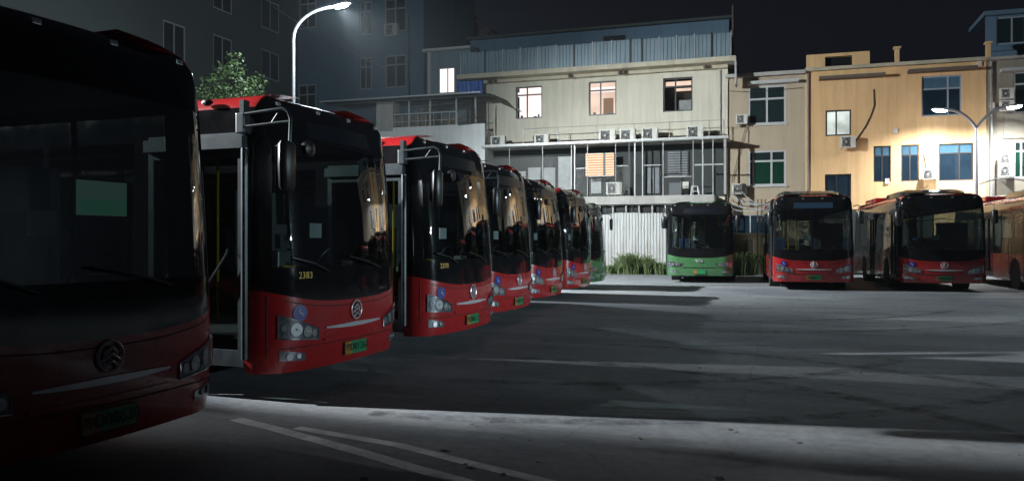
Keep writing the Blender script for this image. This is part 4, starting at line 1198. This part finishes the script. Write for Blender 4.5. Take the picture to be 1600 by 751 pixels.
for px, lab, mt in ((622, 'dry plant beside the concrete pillar on the terrace', 'dry'), (641, 'dry plant behind the first white terrace post', 'dry'), (662, 'taller dry plant in the middle of the terrace rail', 'dry'), (683, 'brown plant right of the middle terrace post', 'bark'), (703, 'dry plant at the right end of the white terrace rail', 'dry')):
    stalk_clump(px, 195, 178 if px != 662 else 170, lab, 34, mt)

# ------------------------------------------------------------------ ochre row on the right
zt_r = at(1340, 108, TY)[1]
tx0, tx1, ox1 = at(1136, 200, TY)[0] , at(1258, 200, TY)[0], at(1541, 200, TY)[0]
tan = empty('tan_house', ((tx0 + tx1) / 2, TY, 0), 0, 'narrow tan house with two white framed windows, between beige and ochre walls', 'house')
tw = [rect(1169, 1228, 134, 194, TY), rect(1169, 1228, 235, 290, TY), rect(1150, 1203, 335, 366, TY)]
MB().plate(tx0, tx1, 0, zt_r - 0.1, TY, TY + 0.25, tw).build('wall', M['tan_wall'], tan, world=True)
window(tan, *tw[0], TY + 0.02, M['alu'], M['pane'], xs=(0.5,), zs=(0.66,), fw=0.09, sill=M['alu'])
window(tan, *tw[1], TY + 0.02, M['alu'], M['pane'], xs=(0.14, 0.62), zs=(0.70,), fw=0.09, sill=M['alu'], panes=[M['pane'], M['pane'], M['pane_green'], M['pane'], M['pane_green'], M['pane']])
window(tan, *tw[2], TY + 0.05, M['tin_edge'], M['pane_blue'], xs=(0.42,), fw=0.05)
h = rect(1168, 1248, 126, 131, TY - 0.2); bx('window_ledge', M['alu'], tan, h[0], h[1], TY - 0.45, TY - 0.003, h[2], h[3])
bx('roof_slab', M['concrete'], tan, tx0 - 0.05, tx1 - 0.002, TY - 0.3, TY + 4, zt_r - 0.097, zt_r + 0.08)
ac(1150, 1168, 179, 194, TY - 0.35, 'small air conditioner left of the upper tan window')
ac(1144, 1166, 287, 303, TY - 0.35, 'air conditioner low on the tan wall above the cable tangle')

och = empty('ochre_house', ((tx1 + ox1) / 2, TY, 0), 0, 'ochre house with one pale lit window and scattered blue windows', 'house')
ow = [rect(1290, 1330, 172, 212, TY), rect(1440, 1503, 118, 181, TY), rect(1365, 1392, 228, 284, TY), rect(1408, 1436, 226, 283, TY), rect(1467, 1521, 224, 282, TY), rect(1289, 1330, 272, 318, TY)]
MB().plate(tx1, ox1, 0, zt_r, TY, TY + 0.25, ow).build('wall', M['orange_wall'], och, world=True)
window(och, *ow[0], TY + 0.06, M['dark_frame'], M['pane_frost'], xs=(0.42,), fw=0.07)
window(och, *ow[1], TY + 0.06, M['pale_frame'], M['pane_blue'], xs=(0.66,), zs=(0.68,), fw=0.07, panes=[M['pane_blue'], M['pane_top']] * 2)
window(och, *ow[2], TY + 0.06, M['dark_frame'], M['pane_blue'], xs=(0.5,), zs=(0.72,), fw=0.06, panes=[M['pane_blue'], M['pane_top']] * 2)
window(och, *ow[3], TY + 0.06, M['dark_frame'], M['pane_blue'], xs=(0.5,), zs=(0.72,), fw=0.06, panes=[M['pane_blue'], M['pane_top']] * 2)
window(och, *ow[4], TY + 0.06, M['dark_frame'], M['pane_blue'], xs=(0.6,), zs=(0.74,), fw=0.06, panes=[M['pane_blue'], M['pane_top']] * 2)
window(och, *ow[5], TY + 0.06, M['dark_frame'], M['pane_blue'], xs=(0.45,), fw=0.06)
for a, b_, c in ((1280, 1383, 119), (1419, 1526, 108)):
    h = rect(a, b_, c - 2, c + 3, TY - 0.3)
    bx('sunshade', M['rust'], och, h[0], h[1], TY - 0.55, TY - 0.003, h[2], h[3] - 0.02)
bx('roof_slab', M['eave'], och, tx1, ox1, TY - 0.25, TY + 4, zt_r + 0.003, zt_r + 0.16)
tb('wall_cable', M['cable'], och, [(at(px, py, TY)[0], TY - 0.03, at(px, py, TY)[1]) for px, py in ((1365, 140), (1366, 165), (1361, 180), (1352, 198), (1342, 213), (1336, 222))], 0.03, 6)
tb('wall_cable', M['cable'], och, [(at(px, py, TY)[0], TY - 0.03, at(px, py, TY)[1]) for px, py in ((1443, 242), (1446, 255), (1447, 264))], 0.02, 6)
ac(1313, 1337, 213, 231, TY - 0.4, 'air conditioner under the pale lit window of the ochre wall')
ac(1440, 1464, 264, 280, TY - 0.4, 'air conditioner between the two right lower windows of the ochre wall')
gx = tx1 + 0.25
while gx < ox1 - 2.5:                                    # unseen dark doors added to darken the reflections in the bus sides
    gd = bx('unseen_door', M['gallery'], och, gx, gx + 2.5, TY - 0.05, TY - 0.003, 0.02, 3.1)
    for k in range(12):
        MB().box(gx + 0.05, gx + 2.45, TY - 0.075, TY - 0.052, 0.06 + k * 0.25, 0.28 + k * 0.25).build('unseen_door_slat', M['gallery'], gd, xf=Matrix.Translation(-Vector(och.location)))
    gx += 2.75
# things on its roof
h = rect(1260, 1359, 83, 110, TY + 1.0)
pr_ = empty('roof_parapet', ((h[0] + h[1]) / 2, TY + 1.0, zt_r + 0.16), 0, 'orange parapet block with a dark opening on the ochre roof', 'parapet')
o2 = rect(1289, 1332, 88, 104, TY + 1.0)
MB().plate(h[0], h[1], zt_r + 0.165, h[3], TY + 1.0, TY + 1.3, [o2]).build('parapet_wall', M['orange_wall'], pr_, world=True)
bx('opening_back', M['pane_void'], pr_, o2[0] - 0.1, o2[1] + 0.1, TY + 1.31, TY + 1.35, o2[2] - 0.1, o2[3] + 0.1)
for px, y0, lab in ((1402, 73, 'orange pillar standing alone on the ochre roof'), (1545, 65, 'orange pillar on the roof beside the rooftop house')):
    h = rect(px - 4.5, px + 4.5, y0, 105, TY + 0.6)
    p_ = empty('roof_pillar', ((h[0] + h[1]) / 2, TY + 0.6, zt_r + 0.16), 0, lab, 'pillar')
    bx('shaft', M['orange_wall'], p_, h[0] + 0.03, h[1] - 0.03, TY + 0.6, TY + 0.85, zt_r + 0.165, h[3] - 0.1)
    bx('cap', M['orange_wall'], p_, h[0] - 0.03, h[1] + 0.03, TY + 0.54, TY + 0.91, h[3] - 0.098, h[3])
h = rect(1410, 1540, 88, 108, TY + 3.4)
bk = empty('back_house', ((h[0] + h[1]) / 2, TY + 4.2, zt_r), 0, 'unlit dark roof structure behind the ochre roof edge', 'house')
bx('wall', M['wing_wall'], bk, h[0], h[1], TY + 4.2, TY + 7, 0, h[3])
for a in (1418, 1455, 1500):
    q = rect(a, a + 26, 93, 104, TY + 3.4); bx('dark_window', M['pane_void'], bk, q[0], q[1], TY + 4.17, TY + 4.198, q[2], q[3])
# olive house at the right edge
gx1 = at(1760, 200, TY)[0]
ol = empty('olive_house', ((ox1 + gx1) / 2, TY, 0), 0, 'olive grey house at the right edge with paired air conditioners', 'house')
gw = [rect(1584, 1625, 111, 176, TY), rect(1584, 1625, 219, 278, TY), rect(1660, 1700, 111, 176, TY)]
MB().plate(ox1 + 0.002, gx1, 0, zt_r, TY + 0.05, TY + 0.3, gw).build('wall', M['olive_wall'], ol, world=True)
window(ol, *gw[0], TY + 0.08, M['alu'], M['pane'], xs=(0.5,), zs=(0.7,), fw=0.08)
window(ol, *gw[1], TY + 0.08, M['alu'], M['pane_green'], xs=(0.3, 0.65), zs=(0.72,), fw=0.08, panes=[M['pane_green'], M['pane'], M['pane_green'], M['pane'], M['pane_green'], M['pane']])
window(ol, *gw[2], TY + 0.08, M['alu'], M['pane'], xs=(0.5,), zs=(0.7,), fw=0.08)
h = rect(1564, 1660, 105, 110, TY - 0.2); bx('window_ledge', M['alu'], ol, h[0], h[1], TY - 0.4, TY + 0.047, h[2], h[3])
bx('roof_slab', M['concrete'], ol, ox1 + 0.002, gx1, TY - 0.2, TY + 4, zt_r + 0.003, zt_r + 0.13)
ac(1562, 1584, 138, 155, TY - 0.3, 'upper air conditioner of the pair near the lamp on the olive wall')
ac(1562, 1584, 157, 174, TY - 0.3, 'lower air conditioner of the pair near the lamp on the olive wall')
ac(1560, 1584, 240, 256, TY - 0.3, 'upper air conditioner of the low pair beside the green window')
ac(1560, 1584, 258, 276, TY - 0.3, 'lower air conditioner of the low pair beside the green window')
h = rect(1541, 1700, 14, 100, TY + 2.0)
rh = empty('rooftop_house', ((h[0] + h[1]) / 2, TY + 2.0, zt_r), 0, 'dim grey house standing on the roof at the right edge', 'house')
rw = rect(1557, 1622, 25, 68, TY + 2.0)
MB().plate(h[0], h[1], zt_r + 0.1, h[3] - 0.2, TY + 2.0, TY + 2.2, [rw]).build('wall', M['dark_wall'], rh, world=True)
window(rh, *rw, TY + 2.05, M['pale_frame'], M['pane'], xs=(0.38, 0.7), fw=0.07)
bx('house_roof', M['dark_wall'], rh, h[0] - 0.15, h[1], TY + 1.7, TY + 5, h[3] - 0.197, h[3])
bx('ledge', M['dark_wall'], rh, h[0] - 0.05, h[1], TY + 1.85, TY + 1.997, at(1600, 78, TY + 2)[1], at(1600, 72, TY + 2)[1])

tb('downpipe', M['pipe'], och, [(tx1 + 0.12, TY - 0.08, zt_r - 0.02), (tx1 + 0.12, TY - 0.08, 0.2)], 0.05)
tb('downpipe', M['pipe'], ol, [(ox1 + 0.2, TY - 0.05, zt_r - 0.02), (ox1 + 0.2, TY - 0.05, 0.2)], 0.05)
tb('wall_cable', M['cable'], tan, [(tx0 + 0.1, TY - 0.03, zt_r - 0.7), (tx0 + 1.2, TY - 0.03, zt_r - 0.82), (tx1 - 0.1, TY - 0.03, zt_r - 0.74)], 0.015)
for px, py in ((1550, 165), (1399, 205), (1530, 100), (1386, 283)):
    q = at(px, py, TY)
    bx('junction_box', M['ac'], och if px < 1540 else ol, q[0] - 0.09, q[0] + 0.09, TY - 0.08, TY - 0.003, q[1] - 0.12, q[1] + 0.12)
h = rect(1568, 1600, 178, 216, TY); bx('wall_panel', M['olive_wall'], ol, h[0], h[1], TY - 0.02, TY + 0.046, h[2], h[3])
tb('wall_conduit', M['pipe'], house, [(xr - 0.35, BY - 0.05, z_eave - 0.2), (xr - 0.35, BY - 0.05, z_can + 0.05)], 0.035)
# ---- yard wall, cabinet and tangle of cables between the green and the red bus
yw0, yw1 = at(1143, 390, FY + 0.6)[0], at(1222, 390, FY + 0.6)[0]
yw = empty('yard_wall', ((yw0 + yw1) / 2, FY + 0.6, 0), 0, 'low yellowed yard wall between the green bus and the red bus', 'wall')
zw = at(1170, 366, FY + 0.6)[1]
bx('wall_body', M['yard_wall'], yw, yw0, yw1, FY + 0.6, FY + 0.8, 0, zw)
bx('coping', M['concrete'], yw, yw0 - 0.02, yw1, FY + 0.66, FY + 0.86, zw + 0.002, zw + 0.08)
x, z = at(1173, 385, FY + 0.4)
cbn = empty('meter_box', (x, FY + 0.4, z), 0, 'white meter box fixed to the yellowed yard wall', 'box')
MB().box(-0.12, 0.14, -0.16, 0.19, -0.38, 0.38).build('cabinet', M['white_sheet'], cbn, bevel=0.01)
MB().box(-0.10, 0.12, -0.175, -0.162, -0.34, 0.34).build('door', M['white_sheet'], cbn)
MB().box(-0.6, 0.75, -0.25, 0.18, -0.50, -0.44).build('shelf', M['rust'], cbn)
MB().tube([(0, -0.1, -0.5), (0, -0.1, -z)], 0.035, 6).build('stand', M['rust'], cbn)
for k, px in enumerate((1184, 1190, 1196)):
    x = at(px, 400, FY + 0.45)[0]
    o = MB().tube([(0, 0, 0), (0, 0, 3.6)], 0.035, 6).build('standpipe', M['rust'], None, smooth=True); o.location = (x, FY + 0.45, 0)
    tag(o, 'dark standpipes against the yellowed yard wall by the red bus', 'pipe', 'standpipes by the yard wall')
def cable(pts, sag, label, r=0.022, m='cable_grey', n=14, group=None, name='cable'):
    P_ = []
    A, B = Vector(pts[0]), Vector(pts[1])
    for k in range(n + 1):
        t = k / n; p = A.lerp(B, t); p.z -= sag * 4 * t * (1 - t); P_.append(p - A)
    o = MB().tube(P_, r, 5).build(name, M[m], None, smooth=True); o.location = A
    return tag(o, label, 'cable', group)
ends = [((1142, 300), (1205, 318), .25), ((1142, 306), (1200, 322), .12), ((1143, 312), (1204, 314), .3), ((1142, 318), (1198, 327), .1), ((1144, 326), (1205, 320), .2), ((1147, 303), (1160, 322), -.1), ((1160, 300), (1200, 318), .22)]
for k, (a, b_, s) in enumerate(ends):
    A = at(*a, FY - 0.6); B = at(*b_, FY - 0.6 - 0.1 * k)
    cable([(A[0], FY - 0.6, A[1]), (B[0], FY - 0.6 - 0.1 * k, B[1])], s, 'grey cables tangled above the gap between the green and red buses', 0.028 if k % 2 else 0.018, ['cable_grey', 'alu', 'cable'][k % 3], group='tangled cables by the tan house')
A, B = at(1166, 195, TY - 0.1), at(1143, 285, TY - 0.1)
cable([(A[0], TY - 0.1, A[1]), (B[0], TY - 0.1, B[1])], 0.0, 'thin black cable running down the tan wall from the small air conditioner', 0.015, 'cable')
A, B = at(405, -5, 44), at(600, 106, 46.5)
cable([(A[0], 44, A[1]), (B[0], 46.5, B[1])], 0.3, 'pale overhead cable crossing in front of the dark flats', 0.03, 'cable_grey')
A, B = at(1530, 288, 39.5), at(1640, 300, 39.5)
cable([(A[0], 39.5, A[1]), (B[0], 39.5, B[1])], -0.4, 'dark bent cable beside the right street lamp', 0.03, 'cable')

# ------------------------------------------------------------------ dark flats on the left
DY, WX = 47.0, -30.8
dx0, dx1 = WX, at(662, 100, DY)[0]
fl = empty('dark_flats', ((dx0 + dx1) / 2, DY, 0), 0, 'dark slate blue block of flats rising behind the left street lamp', 'apartment building')
dw = [rect(562, 581, 3, 55, DY), rect(562, 581, 90, 140, DY), rect(601, 635, -2, 50, DY), rect(602, 635, 86, 137, DY), rect(468, 494, -10, 45, DY), rect(466, 494, 132, 185, DY), rect(562, 581, -85, -32, DY), rect(601, 635, -88, -36, DY)]
MB().plate(dx0 + 0.003, dx1, 0, 26, DY, DY + 0.25, dw).build('wall', M['dark_wall'], fl, world=True)
bx('end_wall', M['dark_wall'], fl, dx1 - 0.25, dx1 - 0.003, DY + 0.252, DY + 9, 0, 26)
bx('flat_roof', M['dark_wall'], fl, dx0, dx1, DY + 0.1, DY + 9, 26.003, 26.3)
for q in dw:
    wide = q[1] - q[0] > 1.2
    window(fl, *q, DY + 0.02, M['pale_frame'], M['pane_void'], xs=(0.5,), zs=(0.70,), fw=0.09)
a_ = ac(602, 622, 38, 57, DY - 0.35, 'air conditioner high on the dark slate wall right of the street lamp')
tb('drain_pipe', M['cable'], fl, [(at(640, 60, DY)[0], DY - 0.06, 0), (at(640, 60, DY)[0], DY - 0.06, 16)], 0.05)
# wing running towards the viewer: wall in the plane x = WX
def wing(px, py):
    a = (px - 800) / F_PX; b_ = (HORIZON - py) / F_PX
    ddx = a * math.cos(YAW) - math.sin(YAW); ddy = a * math.sin(YAW) + math.cos(YAW)
    t = WX / ddx
    return ddy * t, CAM_Z + b_ * t
wg = empty('flats_wing', (WX - 3, 34, 0), 0, 'darkest wing of flats at the far left with unlit windows', 'apartment building')
XF = Matrix(((0, -1, 0, 0), (1, 0, 0, 0), (0, 0, 1, 0), (0, 0, 0, 1)))       # wall along x -> wall along y facing +x
def wrect(x0, x1, py_l0, py_l1):
    y0, za = wing(x0, py_l0); _, zb_ = wing(x0, py_l1); y1, _ = wing(x1, py_l0)
    return y0, y1, zb_, za
wh = [wrect(333, 363, 52, 108), wrect(333, 363, -40, 12), wrect(408, 437, -5, 42), wrect(408, 437, 75, 120), wrect(255, 290, 30, 90), wrect(255, 290, -80, -20)]
def local(px_parent): return Matrix.Translation(-Vector(px_parent.location))
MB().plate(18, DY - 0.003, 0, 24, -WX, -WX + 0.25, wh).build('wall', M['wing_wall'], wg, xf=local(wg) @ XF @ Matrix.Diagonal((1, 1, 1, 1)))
bx('roof', M['wing_wall'], wg, WX - 9, WX, 18, DY, 24.003, 24.3)
for q in wh:
    hs = [(q[0] + .09, (q[0] + q[1]) / 2 - .04, q[2] + .09, q[3] - .09), ((q[0] + q[1]) / 2 + .04, q[1] - .09, q[2] + .09, q[3] - .09)]
    wn_ = MB().plate(*q, -WX + 0.03, -WX + 0.09, hs).build('window', M['pale_frame'], wg, xf=local(wg) @ XF)
    for s in hs: MB().box(s[0] - .01, s[1] + .01, -WX + 0.05, -WX + 0.06, s[2] - .01, s[3] + .01).build('pane', M['pane_void'], wn_, xf=local(wg) @ XF)
# gabled house beyond
GY = 58.0
gp = [at(655, 70, GY), at(762, 58, GY), at(762, 49, GY), at(690, -2, GY), at(640, -45, GY), at(560, -45, GY)]
gp = [(gp[0][0] - 3, 0), (gp[1][0], 0), gp[2], gp[3], gp[4], (gp[0][0] - 3, gp[4][1])]
gb = empty('gabled_house', (gp[1][0] - 3, GY, 0), 0, 'faded pink gable of a house behind the beige one, sloping down to the right', 'house')
b = MB(); A_ = [b.p(x, GY, z) for x, z in gp]; B_ = [b.p(x, GY + 10, z) for x, z in gp]
b.face(*A_); b.face(*B_[::-1])
for k in range(len(gp)): b.face(A_[k], B_[k], B_[(k + 1) % len(gp)], A_[(k + 1) % len(gp)])
b.build('gable_wall', M['gable'], gb, world=True)
sl = [Vector((gp[2][0] + 0.3, 0, gp[2][1] - 0.15)), Vector((gp[4][0], 0, gp[4][1] + 0.05))]
b = MB(); i = []
for y in (GY - 0.3, GY + 10):
    for p in sl:
        for dz in (0.06, 0.25): i.append(b.p(p.x, y, p.z + dz))
for f in ((0, 2, 3, 1), (4, 5, 7, 6), (0, 1, 5, 4), (2, 6, 7, 3), (1, 3, 7, 5), (0, 4, 6, 2)): b.face(*[i[k] for k in f])
b.build('gable_roof', M['gable'], gb, world=True)

# ------------------------------------------------------------------ plants
def leaf_cloud(b, c, rad, n, size):
    for _ in range(n):
        while True:
            d = Vector((random.uniform(-1, 1), random.uniform(-1, 1), random.uniform(-1, 1)))
            if 0.15 < d.length < 1: break
        p = Vector(c) + Vector((d.x * rad[0], d.y * rad[1], d.z * rad[2]))
        u = Vector((random.gauss(0, 1), random.gauss(0, 1), random.gauss(0, .6))).normalized() * size * random.uniform(.6, 1.3)
        v = u.cross(Vector((random.gauss(0, 1), random.gauss(0, 1), random.gauss(0, 1)))).normalized() * size * 0.45
        b.face(*[b.p(*(p + s)) for s in (-u, v, u, -v)])
def tree(loc, h, blobs, label, nleaf, size=0.10):
    t = empty('bushy_tree', loc, 0, label, 'tree', 'trees behind the parked buses')
    tr = MB().tube([(0, 0, 0), (0.1, 0.05, h * 0.4), (0.05, 0, h * 0.75)], [0.16, 0.12, 0.07], 8).build('trunk', M['bark'], t, smooth=True)
    b = MB()
    for c, r in blobs:
        MB().tube([(0.08, 0.03, h * 0.45), tuple(Vector(c) * 0.7 + Vector((0, 0, h * 0.16))), c], [0.06, 0.04, 0.015], 5).build('limb', M['bark'], t)
        for k in range(8):
            q = Vector(c) + Vector((random.gauss(0, r * .55), random.gauss(0, r * .55), random.gauss(0, r * .5)))
            leaf_cloud(b, q, (r * .45, r * .45, r * .4), nleaf // 8, size)
    o = b.build('crown', M['leaf'], t); o['kind'] = 'stuff'
    return t
tx, tz = at(382, 120, 24.0)
tree((tx, 24.0, 0), 5.5, [((0, 0, tz - 0.1), 0.75), ((-0.5, 0.2, tz - 0.9), 0.8), ((0.45, 0, tz - 0.8), 0.6), ((0.1, 0.1, tz - 1.8), 0.9)], 'leafy tree top showing above the roof of the second bus', 520, 0.075)
tx, tz = at(325, 130, 27.0)
tree((tx, 27.0, 0), 5.0, [((0, 0, tz - 0.3), 0.9), ((-0.8, 0.2, tz - 0.8), 0.9), ((0.8, 0, tz - 1.0), 0.9), ((0, 0, tz - 2), 1.2)], 'dim tree left of the lit tree top, behind the nearest bus', 420, 0.09)

def weed_bush(loc, rx, h, n, label):
    b = MB()
    tufts = [(random.uniform(-rx, rx), random.uniform(-0.45, 0.45), random.uniform(0.55, 1.2)) for _ in range(max(6, n // 60))]
    for k in range(n):
        tx_, ty_, th = tufts[k % len(tufts)]
        a = random.uniform(0, 6.283)
        x, y = tx_ + random.gauss(0, 0.07), ty_ + random.gauss(0, 0.07)
        hh = h * th * (1 - 0.55 * (abs(tx_) / rx) ** 2) * random.uniform(0.45, 1.1)
        ln = Vector((math.cos(a), math.sin(a), 0)) * hh * random.uniform(0.15, 0.75)
        w = random.uniform(0.012, 0.034)
        t = Vector((math.sin(a + 0.6), -math.cos(a + 0.6), 0)) * w
        p0, p1, p2, p3 = Vector((x, y, 0)), Vector((x, y, hh * .6)) + ln * 0.3, Vector((x, y, hh * 0.92)) + ln * 0.75, Vector((x, y, hh * 0.85)) + ln * 1.15
        i = [b.p(*q) for q in (p0 - t, p0 + t, p1 + t, p1 - t, p2 + t * .7, p2 - t * .7, p3)]
        b.face(i[0], i[1], i[2], i[3]); b.face(i[3], i[2], i[4], i[5]); b.face(i[5], i[4], i[6])
    o = b.build('weed_bush', M['grass'], None); o.location = loc
    tag(o, label, 'bush', 'weeds along the white fence')
x = at(992, 420, FY - 0.9)[0]; weed_bush((x, FY - 0.95, 0), 1.35, 0.95, 1700, 'largest tuft of weeds at the foot of the white tin fence')
x = at(952, 425, FY - 0.8)[0]; weed_bush((x, FY - 0.9, 0), 0.7, 0.42, 900, 'low weeds at the left foot of the white tin fence')
x = at(1032, 425, FY - 0.8)[0]; weed_bush((x, FY - 0.9, 0), 0.7, 0.5, 900, 'weeds at the fence foot beside the green bus')
x = at(1160, 400, FY - 0.7)[0]; weed_bush((x, FY - 0.8, 0), 0.6, 1.3, 700, 'tall dark weeds in front of the yellowed yard wall')

# ------------------------------------------------------------------ thin night haze round the yard
hz = MB().box(-120, 120, -60, 130, -1.0, 40).build('haze', bpy.data.materials.new('night_haze'))
hz['kind'] = 'stuff'
hm = hz.data.materials[0]; hm.use_nodes = True; hn = hm.node_tree.nodes; hn.remove(hn['Principled BSDF'])
hv = hn.new('ShaderNodeVolumePrincipled'); hv.inputs['Color'].default_value = (0.86, 0.95, 1, 1); hv.inputs['Density'].default_value = 0.00045; hv.inputs['Anisotropy'].default_value = 0.55
hm.node_tree.links.new(hv.outputs[0], hn['Material Output'].inputs['Volume'])
